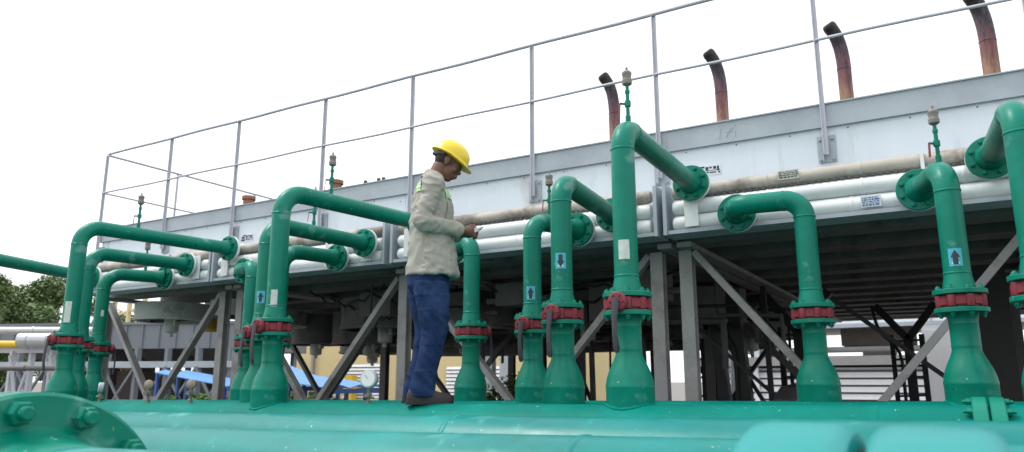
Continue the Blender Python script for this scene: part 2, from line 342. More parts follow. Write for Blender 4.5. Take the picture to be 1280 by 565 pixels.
def riser(x, y, za, fxx, label, hub=None, vent=None, via=None, bend=.19, flY=5.57, base=True, seed=0):
    z0 = ztop(x); r = .0715
    t = thing('riser_pipe', (x, y, z0), label, 'pipe', RG)
    dz = 1.12 if False else 1.0
    # base reducer
    b = MB()
    b.lathe([(.137, -.16), (.137, .085), (.139, .092), (.139, .104), (.136, .112), (.133, .135), (.121, .175), (.104, .215), (.087, .25), (.078, .275), (.0755, .29), (.0755, .30), (.077, .306), (.0755, .312), (.0755, .43), (.0775, .436), (.0755, .442), (.079, .47), (.09, .50)], (x, y, z0), n=40)
    b.build('reducer', 'green', t)
    hy, hr = min(((4.03, .205), (4.46, .2), (5.03, .2), (5.44, .18)), key=lambda q: abs(q[0] - y)); b = MB(); pts = []
    for k in range(41):
        a = 2 * math.pi * k / 40; yy = y + .14 * math.sin(a); dy = min(abs(yy - hy), hr * .98); pts.append((x + .14 * math.cos(a), yy, z0 - (.0 if hr > .204 else .008) - hr + math.sqrt(hr * hr - dy * dy) + .002))
    b.tube(pts, [.009 + .002 * math.sin(k * 2.1) for k in range(41)], 8); b.build('weld_fillet', 'rowgreen', t)
    def flange(zl, name):
        b = MB(); b.lathe([(.08, 0), (.139, 0), (.142, .003), (.142, .025), (.139, .028), (.08, .028)], (x, y, z0 + zl), n=48)
        for k in range(8):
            a = R(22.5 + k * 45); c = Vector((x + math.cos(a) * .117, y + math.sin(a) * .117, z0 + zl + (.028 if name == 'upper_flange' else 0)))
            b.nut(c, (0, 0, 1 if name == 'upper_flange' else -1), .017, .017)
        return b.build(name, 'green', t)
    flange(.498, 'lower_flange'); flange(.604, 'upper_flange')
    b = MB(); b.lathe([(.09, 0), (.112, 0), (.113, .068), (.09, .068)], (x, y, z0 + .531), n=32)
    for k in range(8):
        a = R(22.5 + k * 45); b.lathe([(.023, 0), (.025, .008), (.025, .058), (.023, .066)], (x + math.cos(a) * .114, y + math.sin(a) * .114, z0 + .532), n=14)
    for k in range(8):
        a = R(k * 45); b.box((x + math.cos(a) * .112, y + math.sin(a) * .112, z0 + .565), (.026, .05, .045), Matrix.Rotation(a, 3, 'Z'))
    v = b.build('butterfly_valve', 'red', t)
    if hub:
        d = Vector((0, -1, 0)) if hub == 'front' else Vector((.5, .86, 0)).normalized()
        c = Vector((x, y, z0 + .567)) + d * .10
        h = MB(); h.lathe([(.03, 0), (.03, .03), (.05, .032), (.056, .04), (.056, .062), (.05, .07), (.02, .072), (.02, .088)], c, d, 24)
        for k in range(6):
            a = R(k * 60); s_ = d.cross(Vector((0, 0, 1)))
            h.nut(c + d * .07 + s_ * (math.cos(a) * .04) + Vector((0, 0, math.sin(a) * .04)), d, .007, .007)
        h.build('valve_hub', 'red', v, label='red round operator hub of the butterfly valve')
        l = MB(); s_ = d.cross(Vector((0, 0, 1))); q = c + d * .082
        pr = [(0, .02, 0), (0, -.02, .004), (.004, -.10, .012), (.002, -.19, .014), (-.004, -.26, .01), (-.003, -.285, .004)]
        wd = [.018, .022, .016, .017, .021, .012]
        rings = []
        for (sx_, zz, dd), w_ in zip(pr, wd):
            cc = q + s_ * sx_ + Vector((0, 0, zz)) + d * dd
            rings.append([cc + s_ * (w_ * math.cos(R(a))) + d * (.009 * math.sin(R(a))) for a in range(0, 360, 30)])
        l.loft(rings); l.build('valve_lever', 'lever', v, label='dark lever hanging from the valve hub')
    # pipe
    F = Vector((fxx, flY, za))
    pts = [Vector((x, y, z0 + .625)), Vector((x, y, za))] + [Vector(p) for p in (via or [])] + [F]
    path = fillet(pts, bend, 10)
    b = MB(); dense = [path[0]]
    for i in range(1, len(path)):
        a, c = path[i - 1], path[i]; k = max(1, int((c - a).length / .12))
        for j in range(1, k + 1): dense.append(a.lerp(c, j / k))
    b.tube(dense, r, 36)
    # weld beads at elbow ends and a long seam-neck above the flange
    def bead(p, d): b.lathe([(r - .001, -.008), (r + .0035, -.003), (r + .0035, .003), (r - .001, .008)], p, d, 36, cap=False)
    bead(path[1], path[1] - path[0]); bead(path[11], path[12] - path[11])
    bead(Vector((x, y, z0 + .73)), (0, 0, 1))
    b.lathe([(.09, 0), (.084, .03), (.076, .07), (.0717, .10)], (x, y, z0 + .628), n=36, cap=False)
    b.build('pipe', 'green', t)
    # nozzle flange
    d = (path[-1] - path[-2]).normalized()
    b = MB(); b.lathe([(.072, -.10), (.078, -.06), (.088, -.03), (.09, 0)], F, d, 32, cap=False)
    b.lathe([(.08, -.004), (.138, -.004), (.142, 0), (.142, .024), (.138, .028), (.08, .028)], F, (0, 1, 0), 48)
    for k in range(8):
        a = R(22.5 + k * 45); b.nut(F + Vector((math.cos(a) * .113, -.004, math.sin(a) * .113)), (0, -1, 0), .016, .018)
    b.build('nozzle_flange', 'green', t)
    if vent is not None:
        h_ = (F - Vector((x, y, za))); h_.z = 0
        p = Vector((x, y, za)) + h_.normalized() * vent + Vector((0, 0, r * .9 - max(0, bend - vent) * .25))
        b = MB(); b.lathe([(.017, 0), (.017, .05), (.012, .055), (.012, .11), (.019, .112), (.021, .13), (.019, .15), (.012, .152), (.012, .20), (.016, .202), (.016, .22), (.011, .224), (.011, .30)], p, n=14)
        b.lathe([(.008, 0), (.008, .05)], p + Vector((0, 0, .13)), (-.8, -.6, 0), 8)
        vv = b.build('vent_valve', 'green', t)
        b = MB(); b.lathe([(.012, .25), (.03, .262), (.032, .27), (.032, .29), (.028, .295), (.028, .32), (.031, .325), (.031, .34), (.02, .352), (.008, .356), (.008, .375), (.001, .38)], p, n=16); b.build('vent_cap', 'cap', vv)
        b = MB(); b.bar(p + Vector((-.04, -.03, .135)), p + Vector((-.045, -.035, .04)), .014, .005); b.build('vent_lever', 'red', vv)
    return t, z0
cd = lambda x, y: math.atan2(-y, -x)      # direction towards the middle of the yard
t, z0 = riser(-9.15, 4.0, 2.70, -9.75, 'green riser beyond the left frame edge whose arm comes in above the tree', vent=None)
t, z0 = riser(-7.27, 4.0, 2.85, -7.08, 'tall front green riser furthest left, arm highest of the left trio', 'front', .55)
patch(-7.27, 4.0, 2.0, .0715, cd(-7.41, 4.0) - .45, .06, .2, 'paper', t, 'faded_patch')
t, z0 = riser(-7.95, 4.5, 2.72, -7.83, 'middle green riser of the left trio, mostly hidden behind the tallest one', None, None)
t, z0 = riser(-8.47, 5.0, 2.59, -8.22, 'shortest green riser of the left trio, lowest arm and a red hub on its right', 'rear', .42)
patch(-8.47, 5.0, 2.12, .0715, cd(-8.54, 5.) + .2, .03, .07, 'paper', t, 'faded_patch')
t, z0 = riser(-4.52, 4.04, 2.85, -4.33, 'tall front green riser just left of the worker, its arm passing behind him', 'front', .48)
patch(-4.52, 4.04, 1.98, .0715, cd(-4.5, 4.0) - .2, .05, .13, 'paper', t, 'faded_patch')
t, z0 = riser(-5.12, 4.44, 2.72, -5.03, 'middle green riser tucked left behind the tall one near the worker', 'front', .5)
arrow(-5.12, 4.44, 2.06, .0715, cd(-5.12, 4.44) - .35, True, t)
t, z0 = riser(-5.52, 4.98, 2.60, -5.40, 'short green riser hidden behind the tall one near the worker, only its low arm showing', None, None)
t, z0 = riser(-6.40, 5.38, 2.57, -6.80, 'short green return riser behind the left of the worker, elbow turning left', None, None, bend=.13)
t, z0 = riser(-3.57, 5.36, 2.56, -3.93, 'short green return riser just right of the worker, elbow at his hands', 'rear', None, bend=.13)
t, z0 = riser(-2.80, 5.06, 2.61, -2.65, 'short green riser with an up arrow, half hidden by the down arrow riser', 'front', .2, bend=.15)
arrow(-2.80, 5.06, 2.02, .0715, cd(-2.8, 5.06) - .2, True, t)
t, z0 = riser(-2.22, 4.42, 2.70, -2.33, 'medium green riser with a down arrow sticker, left of the tallest one', 'front', None, bend=.15)
arrow(-2.22, 4.42, 2.135, .0715, cd(-2.22, 4.42) - .1, False, t)
t, z0 = riser(-1.62, 4.07, 2.88, -1.66, 'tallest green riser in the middle right with a pale patch and hanging lever', 'front', .12, bend=.15)
patch(-1.62, 4.07, 2.105, .0715, cd(-1.62, 4.07) - .15, .065, .115, 'paper', t, 'faded_patch')
t, z0 = riser(-.81, 5.38, 2.60, -1.32, 'short green riser at the right whose arm turns left to a flange', None, None, via=[(-1.30, 5.33, 2.60)], bend=.13)
t, z0 = riser(.055, 5.06, 2.62, -.10, 'green riser with an up arrow sticker near the right edge', None, .08, bend=.15)
arrow(.055, 5.06, 2.06, .0715, cd(.05, 5.06) + .0, True, t)
t, z0 = riser(.405, 4.56, 2.78, .325, 'green riser cut off by the right edge of the view', 'front', None, bend=.15)

# gauges on headers
def gauge(x, y, face, label, rad=.052, h=.13):
    t = thing('pressure_gauge', (x, y, ztop(x) - .01), label, 'gauge', 'pressure gauges standing on the headers')
    z = ztop(x) - .01; f = Vector((math.cos(face), math.sin(face), 0)); f.z = .1; f.normalize()
    b = MB(); b.lathe([(.016, 0), (.016, .03), (.01, .032), (.01, .05), (.022, .052), (.022, .078), (.01, .08), (.01, h)], (x, y, z), n=10)
    b.bar((x - .03, y, z + .06), (x + .04, y + .01, z + .045), .012, .012); b.lathe([(.012, 0), (.014, .03)], (x, y, z + .05), (-.8, -.5, .2), 8)
    b.build('gauge_stem', 'brass', t)
    c = Vector((x, y, z + h + rad * .6))
    b = MB(); b.lathe([(rad * .9, -.022), (rad, -.016), (rad, .014), (rad * .9, .02), (rad * .82, .02)], c, f, 28); cs = b.build('gauge_case', 'galv', t)
    b = MB(); b.lathe([(rad * .83, .0), (rad * .8, .003)], c + f * .019, f, 24); b.build('gauge_face', 'gaugeface', cs)
    b = MB(); s_ = f.cross(Vector((0, 0, 1))); b.bar(c + f * .0225, c + f * .0225 + s_ * rad * .4 + Vector((0, 0, rad * .4)), .004, .001)
    b.build('gauge_needle', 'ink', cs)
gauge(-3.52, 4.02, R(-75), 'round pressure gauge with a white face left of the worker', .064, .135)
gauge(-6.68, 4.02, R(-120), 'round white pressure gauge beside the left trio of risers', .045, .11)
def tap(x, y, label):
    t = thing('drain_valve', (x, y, ztop(x) - .01), label, 'valve', 'small capped valves on the left header'); z = ztop(x) - .01
    b = MB(); b.lathe([(.02, 0), (.02, .03), (.013, .035), (.013, .07), (.024, .072), (.024, .10), (.013, .103), (.013, .13)], (x, y, z), n=12)
    b.lathe([(.012, 0), (.012, .045), (.018, .046), (.018, .06)], (x, y, z + .085), (.5, -.8, 0), 8); b.build('valve_body', 'brass', t)
    b = MB(); b.lathe([(.02, -.02), (.036, -.016), (.040, -.004), (.040, .012), (.024, .02)], (x, y, z + .155), (.45, -.85, .2), 20); b.build('valve_cap', 'brass', t)
tap(-5.98, 4.02, 'small brown capped valve between the left trio and the gauge side'); tap(-5.42, 4.02, 'small brown capped valve nearer the riser group left of the worker')

# ------------------------------------------------------------------ air cooler
AC = thing('air_cooler', (-3.5, 9, 2.5), 'long pale air cooler raised on legs, with white manifold pipes along its front', 'cooler')
X0, X1 = -10.24, 3.45
bays = [(-10.15, -7.52), (-7.42, -4.86), (-4.72, -2.01), (-1.89, .72), (.84, 3.4)]
b = MB(); b.b2(X0, X1, 5.90, 5.915, 3.268, 3.456); b.b2(X0, X1, 5.885, 5.90, 3.446, 3.456)
b.b2(X0 - .012, X0, 5.886, 9.6, 3.268, 3.456)
for xx in (-7.4, -4.7, -1.95, .8): b.b2(xx, xx + .006, 5.8965, 5.8995, 3.27, 3.445)
b.build('fascia', 'galv', AC)
for i, (a, c) in enumerate(bays):
    b = MB(); b.b2(a - (.05 if i == 0 else (a - bays[i - 1][1]) / 2 - .0015), c + (.05 if i == 4 else (bays[i + 1][0] - c) / 2 - .0015), 5.93, 5.945, 2.55, 3.42)
    b.build('front_panel', 'panel', AC)
    bo = MB()
    k = a + .1
    while k < c:
        bo.lathe([(.006, 0), (.005, .005)], (k, 5.93, 3.245), (0, -1, 0), 8); k += .42
    for zz in (3.2, 2.99):
        for xx in (a + .0, c): bo.lathe([(.006, 0), (.005, .005)], (xx, 5.93, zz), (0, -1, 0), 8)
    bo.build('panel_bolt', 'dimcol', AC)
    # end posts of the bundle
    for xx in (a - .035, c + .005):
        b = MB(); b.b2(xx, xx + .03, 5.66, 5.92, 2.50, 2.92); b.build('bundle_end_plate', 'galv', AC)
    for (z, r, m_, nm) in ((2.595, .065, 'white', 'manifold_pipe'), (2.728, .064, 'white', 'manifold_pipe'), (2.852, .057, 'beige', 'stained_manifold_pipe')):
        b = MB(); n = 26
        pts = [(a + .03, 5.74, z), (a + .036, 5.74, z), (a + .055, 5.74, z)] + [(a + .1 + (c - a - .2) * k / n, 5.74, z) for k in range(n + 1)] + [(c - .055, 5.74, z), (c - .036, 5.74, z), (c - .03, 5.74, z)]
        rs = [r * .35, r * .8, r * .97] + [r] * (n + 1) + [r * .97, r * .8, r * .35]
        b.tube(pts, rs, 28)
        for q in (.27, .52, .76):
            xx = a + (c - a) * (q + (.03 if z > 2.7 else 0)); b.lathe([(r, -.012), (r + .003, -.008), (r + .003, .008), (r, .012)], (xx, 5.74, z), (1, 0, 0), 28, cap=False)
        b.build(nm, m_, AC, label='white insulated manifold pipe' if m_ == 'white' else 'brown stained pipe along the top of the manifold')
    for q in (.70,):
        xx = a + (c - a) * q; b = MB(); b.b2(xx - .012, xx + .012, 5.668, 5.676, 2.53, 2.90); b.b2(xx - .012, xx + .012, 5.676, 5.93, 2.896, 2.902); b.nut((xx, 5.668, 2.66), (0, -1, 0), .01, .01); b.build('pipe_clamp', 'white', AC, smooth=0)
    for xx in (a + .2, c - .2):
        b = MB(); b.b2(xx - .055, xx + .055, 5.655, 5.665, 2.55, 2.83); b.b2(xx - .055, xx + .055, 5.666, 5.93, 2.789, 2.793); b.build('manifold_strap', 'white', AC)
    b = MB(); b.b2(a, c, 5.68, 5.93, 2.505, 2.52); b.b2(a, c, 5.668, 5.68, 2.505, 2.535); b.build('bottom_ledge', 'galv', AC)
    b = MB()
    b.lathe([(.072, 0), (.07, .2), (.066, .26)], (a + .62 + .3 * (i % 2), 5.72, 2.93), (0, 0, 1), 12) if False else None
    # clips under the top pipe
    k = a + .25
    b.b2(k, c - .2, 5.70, 5.71, 2.79, 2.796)
    while k < c - .2:
        b.b2(k, k + .018, 5.69, 5.705, 2.787, 2.80); k += .05
    b.build('clip_strip', 'dimcol', AC, smooth=0)
# pale nozzles behind each green flange
for (x, z) in ((-9.75, 2.70), (-7.08, 2.85), (-7.83, 2.72), (-8.22, 2.59), (-4.33, 2.85), (-5.03, 2.72), (-5.40, 2.60), (-6.80, 2.57), (-3.88, 2.57), (-2.65, 2.61), (-2.33, 2.70), (-1.66, 2.88), (-1.32, 2.60), (-.10, 2.62), (.325, 2.78)):
    b = MB(); b.lathe([(.10, .001), (.142, .001), (.144, .004), (.144, .026), (.138, .03), (.08, .032), (.075, .10), (.085, .17)], (x, 5.60, z), (0, 1, 0), 36); b.build('nozzle', 'white', AC)
# deck: top plate, core, and cross beams seen from below
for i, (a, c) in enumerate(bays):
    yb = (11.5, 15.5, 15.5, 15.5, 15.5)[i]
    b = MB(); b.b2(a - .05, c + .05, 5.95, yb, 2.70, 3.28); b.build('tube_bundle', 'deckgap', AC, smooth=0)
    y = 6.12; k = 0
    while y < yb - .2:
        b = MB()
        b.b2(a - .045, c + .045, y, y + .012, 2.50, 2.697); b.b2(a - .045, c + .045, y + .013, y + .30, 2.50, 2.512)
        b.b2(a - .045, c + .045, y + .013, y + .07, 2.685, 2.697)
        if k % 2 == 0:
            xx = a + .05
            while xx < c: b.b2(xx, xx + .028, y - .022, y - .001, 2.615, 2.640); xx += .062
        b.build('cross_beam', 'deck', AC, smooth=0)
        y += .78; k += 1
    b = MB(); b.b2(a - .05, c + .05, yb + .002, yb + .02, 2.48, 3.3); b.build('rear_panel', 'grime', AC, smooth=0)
    b = MB()
    for xx in (a + .02, c - .03):
        b = MB(); b.b2(xx - .06, xx + .06, 6.0, yb - .05, 2.455, 2.497); b.build('side_beam', 'column', AC, smooth=0)
# fan rings with motors
fr = [(0, -8.35, 9.5, .6, .52), (0, -9.35, 9.3, .45, .5), (0, -9.4, 10.8, .6, .6), (0, -9.80, 6.85, .50, .25), (0, -8.58, 7.15, .47, .22), (0, -9.3, 8.4, .43, .25), (1, -6.75, 8.0, .6, .42), (1, -5.45, 8.3, .6, .46), (1, -6.9, 10.2, .62, .5), (1, -5.5, 10.6, .62, .55), (2, -4.1, 8.9, .6, .42), (2, -2.75, 9.2, .6, .42), (2, -3.9, 11.2, .62, .5), (2, -2.6, 11.4, .62, .5)]
for (i, x, y, r, h) in fr:
    b = MB(); b.lathe([(r - .03, -h), (r, -h), (r + .02, -h + .005), (r + .02, -h + .04), (r, -h + .045), (r + .01, -.002), (r - .03, -.002), (r - .03, -h)], (x, y, 2.455), n=44, cap=False)
    ring = b.build('fan_ring', 'grime' if i == 0 and y < 9 else 'deck', AC)
    b = MB(); b.lathe([(.07, -.02), (.10, -.04), (.10, -.28), (.085, -.30), (.03, -.31), (.03, -.36)], (x, y, 2.455 - h + .14), n=20)
    b.b2(x + .09, x + .15, y - .05, y + .03, 2.455 - h - .06, 2.455 - h + .04)
    b.build('fan_motor', 'grime', ring)
    b = MB()
    for k in range(6):
        a = R(k * 60); d = Vector((math.cos(a), math.sin(a), 0)); b.bar(Vector((x, y, 2.455 - h + .13)) + d * .08, Vector((x, y, 2.455 - h + .12)) + d * (r - .06), .012, .11, .3)
    b.bar((x - r, y, 2.455 - h + .02), (x + r, y, 2.455 - h + .02), .05, .04)
    b.build('fan_blade', 'black', ring)
# hanging conduits, hoses and chains under the deck
b = MB()
for (p, q, sag) in (((-7.2, 7.4, 2.45), (-5.0, 7.2, 2.45), .28), ((-6.2, 7.0, 2.45), (-4.6, 7.6, 2.4), .22), ((-4.6, 7.2, 2.45), (-3.1, 7.9, 2.45), .25), ((-3.6, 7.0, 2.46), (-2.3, 7.2, 2.46), .15), ((-6.8, 6.6, 2.45), (-5.6, 6.6, 2.45), .2)):
    p = Vector(p); q = Vector(q)
    b.tube([p.lerp(q, k / 12) - Vector((0, 0, sag * 4 * (k / 12) * (1 - k / 12) * (1 + .2 * math.sin(k * 2.3)))) for k in range(13)], .014, 8)
lp = Vector((-5.75, 6.55, 1.98)); b.tube([lp + Vector((math.cos(R(a)) * .085, .02 * math.sin(R(a * 2)), math.sin(R(a)) * .085)) for a in range(0, 375, 15)], .012, 8)
b.tube([lp + Vector((0, 0, .085)), (-5.7, 6.5, 2.45)], .011, 8)
b.build('cable_loop', 'hosec', AC)
for (x, y, sx, sy, h) in ((-7.1, 9.3, .5, .5, .55), (-8.2, 9.5, .9, .3, .42), (-6.1, 9.3, .5, .4, .62), (-4.75, 9.6, .6, .4, .6), (-6.2, 7.3, .5, .35, .3), (-5.3, 7.8, .6, .3, .38), (-4.3, 7.4, .4, .3, .25), (-3.3, 7.9, .5, .3, .42), (-2.6, 7.2, .35, .3, .3), (-6.9, 9.5, .7, .4, .4), (-4.9, 10.5, .8, .4, .5)):
    b = MB(); b.b2(x - sx / 2, x + sx / 2, y - sy / 2, y + sy / 2, 2.45 - h, 2.452); b.tube([(x - sx / 2 - .2, y, 2.45 - h * .7), (x + sx / 2 + .2, y, 2.45 - h * .7)], .035, 10)
    b.build('junction_box', 'deck', AC)
for (y, z, r_) in ((9.55, 2.02, .09), (9.0, 2.2, .05), (11.6, 1.95, .13)):
    b = MB(); b.tube(smoothpath([(-8.6, y, z), (-7.0, y, z - .02), (-5.0, y, z + .01), (-2.3, y, z)], 4), r_, 12); b.build('service_line', 'deck', AC)
rn = random.Random(4)
for k in range(16):
    x = rn.uniform(-7.3, -2.2); y = rn.uniform(7.4, 11.5); zl = rn.uniform(1.9, 2.3); w = rn.uniform(.4, 1.3); b = MB()
    b.tube(smoothpath([(x, y, 2.47), (x, y, zl + .05), (x + .08, y, zl), (x + w, y + .1, zl - .02), (x + w + .07, y + .1, zl - .07), (x + w + .07, y + .1, zl - rn.uniform(.1, .7))], 4), rn.uniform(.014, .04), 8); b.build('conduit', 'black' if k % 3 else 'dimcol', AC)
# plates and labels on the face
def plate(x0, x1, z0, z1, y, m_, nm, lab): 
    b = MB(); b.b2(x0, x1, y - .004, y, z0, z1); p = b.build(nm, m_, AC, smooth=0, label=lab)
    b = MB(); rn = random.Random(int(x0 * 100)); z = z1 - .010
    while z > z0 + .012:
        h = rn.choice((.004, .006, .010)); x = x0 + .008
        while x < x1 - .02:
            w = rn.uniform(.006, .03); b.b2(x, min(x + w, x1 - .006), y - .0052, y - .0042, z - h, z); x += w + .006
        z -= h + .006
    b.build('printed_rows', 'ink' if m_ == 'plate' else 'bluepost', p, smooth=0); return p
plate(-1.02, -.87, 2.835, 2.905, 5.683, 'plate', 'data_plate', 'etched metal plate on the stained pipe')
plate(-.47, -.34, 2.555, 2.635, 5.672, 'plateblue', 'data_plate', 'blue and white data plate on the lower white pipe')
plate(-5.42, -5.30, 2.555, 2.64, 5.672, 'plateblue', 'data_plate', 'small pale data plate behind the low green arm')
def logo(x, z, s, nm='unit_label'):
    b = MB(); b.b2(x, x + .27 * s, 5.9265, 5.9285, z, z + .11 * s); p = b.build(nm, 'panel', AC, smooth=0)
    b = MB()
    for (u, v, w, h) in ((.01, .01, .08, .025), (.02, .045, .06, .03), (.05, .08, .05, .02), (.11, .055, .03, .035), (.15, .07, .025, .02), (.19, .06, .03, .03), (.23, .04, .02, .05), (.11, .02, .03, .018), (.15, .02, .07, .012), (.24, .015, .02, .018), (.10, .045, .16, .006)):
        b.b2(x + u * s, x + (u + w) * s, 5.9245, 5.9262, z + v * s, z + (v + h) * s)
    b.build('printed_logo', 'ink', p, smooth=0)
b = MB()
for (u, v, u2, v2) in ((0, 0, .02, .09), (.06, .01, .10, .085), (.06, .045, .10, .05), (.13, .0, .135, .05), (.10, .05, .135, .09), (.135, .05, .135, .085)):
    b.bar((-1.50 + u, 5.8985, 3.31 + v), (-1.50 + u2, 5.8985, 3.31 + v2), .007, .002)
b.build('chalk_mark', mat('chalk', (.55, .60, .65), .9), AC, smooth=0)
logo(-1.72, 3.02, .8); logo(-7.30, 3.0, .8)

# ------------------------------------------------------------------ guard railing
RX, RY, RT, RM = -10.20, 5.865, 4.545, 3.972
GR = thing('guard_railing', (RX, RY, 3.3), 'tubular grey guard railing along the top of the long air cooler', 'railing')
b = MB(); b.tube([(RX + .02 + (3.4 - RX) * k / 40, RY, RT + .004 * math.sin(k * 1.3)) for k in range(41)], .0175, 14); b.build('top_rail', 'rail', GR)
b = MB(); b.tube([(RX + (3.4 - RX) * k / 40, RY, RM + .005 * math.sin(k * 1.1 + 1)) for k in range(41)], .0125, 12); b.build('mid_rail', 'rail', GR)
b = MB(); b.tube([(RX, RY + .02, RT - .012), (RX, 9.5, RT - .012)], .016, 12); b.build('top_rail', 'rail', GR)
b = MB(); b.tube([(RX, RY + .02, RM), (RX, 9.5, RM)], .0125, 12); b.build('mid_rail', 'rail', GR)
for x in (-10.20, -8.745, -7.415, -5.95, -4.685, -3.24, -2.005, -.69, .665, 2.0, 3.38):
    b = MB(); b.bar((x, RY + .014, 3.04), (x, RY + .014, RT - .012), .034, .006); b.bar((x - .014, RY, 3.04), (x - .014, RY, RT - .012), .006, .028)
    po = b.build('post', 'rail', GR, smooth=0)
    b = MB(); b.b2(x - .065, x + .065, 5.917, 5.925, 2.99, 3.20)
    for sx in (-.045, .045):
        for zz in (3.01, 3.17): b.nut((x + sx, 5.917, zz), (0, -1, 0), .012, .012)
    b.b2(x - .028, x - .021, 5.882, 5.916, 2.99, 3.20)
    b.build('base_plate', 'galv', po)
for y in (7.0, 8.5, 9.5):
    b = MB(); b.bar((RX, y, 3.3), (RX, y, RT - .03), .006, .035); b.build('post', 'rail', GR, smooth=0)

# ------------------------------------------------------------------ support frames
def frame(Y, cols, vees, m_, label, lab2='H', w=.11, zt=2.455, extra=()):
    t = thing('support_frame', (cols[0], Y, .09), label, 'frame', 'steel support frames under the air cooler')
    for x in cols:
        b = MB(); b.ibar((x, Y, .11), (x, Y, zt), w, .10); b.b2(x - .11, x + .11, Y - .11, Y + .11, .09, .11); b.build('column', m_, t, smooth=0)
    for (xl, xm, xr) in vees:
        for xs, sg in ((xl, 1), (xr, -1)):
            b = MB(); b.bar((xs, Y - .005, zt - .02), (xm - sg * .06, Y - .005, 1.08), .085, .055); b.build('brace', m_, t, smooth=0)
        b = MB(); b.b2(xm - .14, xm + .14, Y - .04, Y - .034, .93, 1.16); b.tube([(xm, Y + .02, .11), (xm, Y + .02, 1.0)], .04, 12); b.build('gusset', m_, t)
    for e in extra:
        b = MB(); b.bar(e[0], e[1], e[2], e[2]); b.build('brace', m_, t, smooth=0)
    return t
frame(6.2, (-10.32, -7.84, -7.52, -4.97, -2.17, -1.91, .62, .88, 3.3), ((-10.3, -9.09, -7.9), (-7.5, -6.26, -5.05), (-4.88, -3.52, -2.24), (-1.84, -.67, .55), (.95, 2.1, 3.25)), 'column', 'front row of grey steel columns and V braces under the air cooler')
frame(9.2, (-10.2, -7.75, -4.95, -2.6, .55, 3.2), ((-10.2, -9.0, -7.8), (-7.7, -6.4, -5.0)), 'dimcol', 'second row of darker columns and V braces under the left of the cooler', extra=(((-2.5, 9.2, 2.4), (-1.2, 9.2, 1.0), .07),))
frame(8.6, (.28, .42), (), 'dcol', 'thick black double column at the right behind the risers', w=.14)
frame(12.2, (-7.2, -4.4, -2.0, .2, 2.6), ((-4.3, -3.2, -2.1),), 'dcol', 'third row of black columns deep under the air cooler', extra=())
# black inner machinery (pumps, ladders, chain hoists)
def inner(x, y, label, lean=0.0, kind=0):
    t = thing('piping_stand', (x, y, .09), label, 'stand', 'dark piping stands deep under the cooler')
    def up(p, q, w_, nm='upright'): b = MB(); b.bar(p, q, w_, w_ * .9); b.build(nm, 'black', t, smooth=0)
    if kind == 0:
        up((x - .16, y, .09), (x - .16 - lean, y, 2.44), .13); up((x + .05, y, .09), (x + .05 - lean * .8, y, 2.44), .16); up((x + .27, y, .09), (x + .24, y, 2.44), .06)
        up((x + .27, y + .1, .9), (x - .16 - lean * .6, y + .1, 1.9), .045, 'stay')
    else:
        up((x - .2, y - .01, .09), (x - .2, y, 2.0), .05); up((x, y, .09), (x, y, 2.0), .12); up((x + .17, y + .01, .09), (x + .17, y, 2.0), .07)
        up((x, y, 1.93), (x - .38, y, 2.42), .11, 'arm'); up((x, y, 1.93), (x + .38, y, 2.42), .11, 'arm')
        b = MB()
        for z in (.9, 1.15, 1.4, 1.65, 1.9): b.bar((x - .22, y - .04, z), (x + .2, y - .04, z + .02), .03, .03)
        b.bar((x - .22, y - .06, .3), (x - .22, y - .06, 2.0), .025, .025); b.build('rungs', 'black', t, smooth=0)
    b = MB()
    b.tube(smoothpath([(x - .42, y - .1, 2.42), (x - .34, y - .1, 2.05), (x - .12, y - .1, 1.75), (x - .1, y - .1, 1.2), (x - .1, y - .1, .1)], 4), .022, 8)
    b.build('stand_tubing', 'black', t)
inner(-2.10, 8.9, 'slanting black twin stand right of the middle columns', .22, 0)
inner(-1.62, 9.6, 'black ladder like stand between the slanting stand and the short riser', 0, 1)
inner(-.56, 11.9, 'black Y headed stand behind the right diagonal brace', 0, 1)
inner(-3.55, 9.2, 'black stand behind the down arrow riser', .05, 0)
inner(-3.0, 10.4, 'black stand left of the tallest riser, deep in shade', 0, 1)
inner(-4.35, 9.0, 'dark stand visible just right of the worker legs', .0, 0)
# sloping dark rods
t = thing('tie_rod', (-2.3, 8.3, 1.2), 'pair of long black tie rods crossing behind the right columns', 'rod')
b = MB(); b.bar((-2.6, 8.3, 2.05), (-1.35, 8.3, .9), .035, .035); b.build('rod', 'black', t, smooth=0)
b = MB(); b.bar((-1.05, 8.3, 2.2), (.35, 8.3, 1.0), .045, .045); b.build('rod', 'black', t, smooth=0)
# low grey box behind short riser
b = MB(); b.lathe([(.28, 0), (.28, .75), (.2, .86), (.05, .9)], (-1.38, 8.1, .09 + .35), n=24); b.b2(-1.7, -1.0, 7.8, 8.4, .09, .44)
tag(b.build('pump_housing', 'dimcol'), 'low dark grey pump housing left of the short right riser', 'pump')

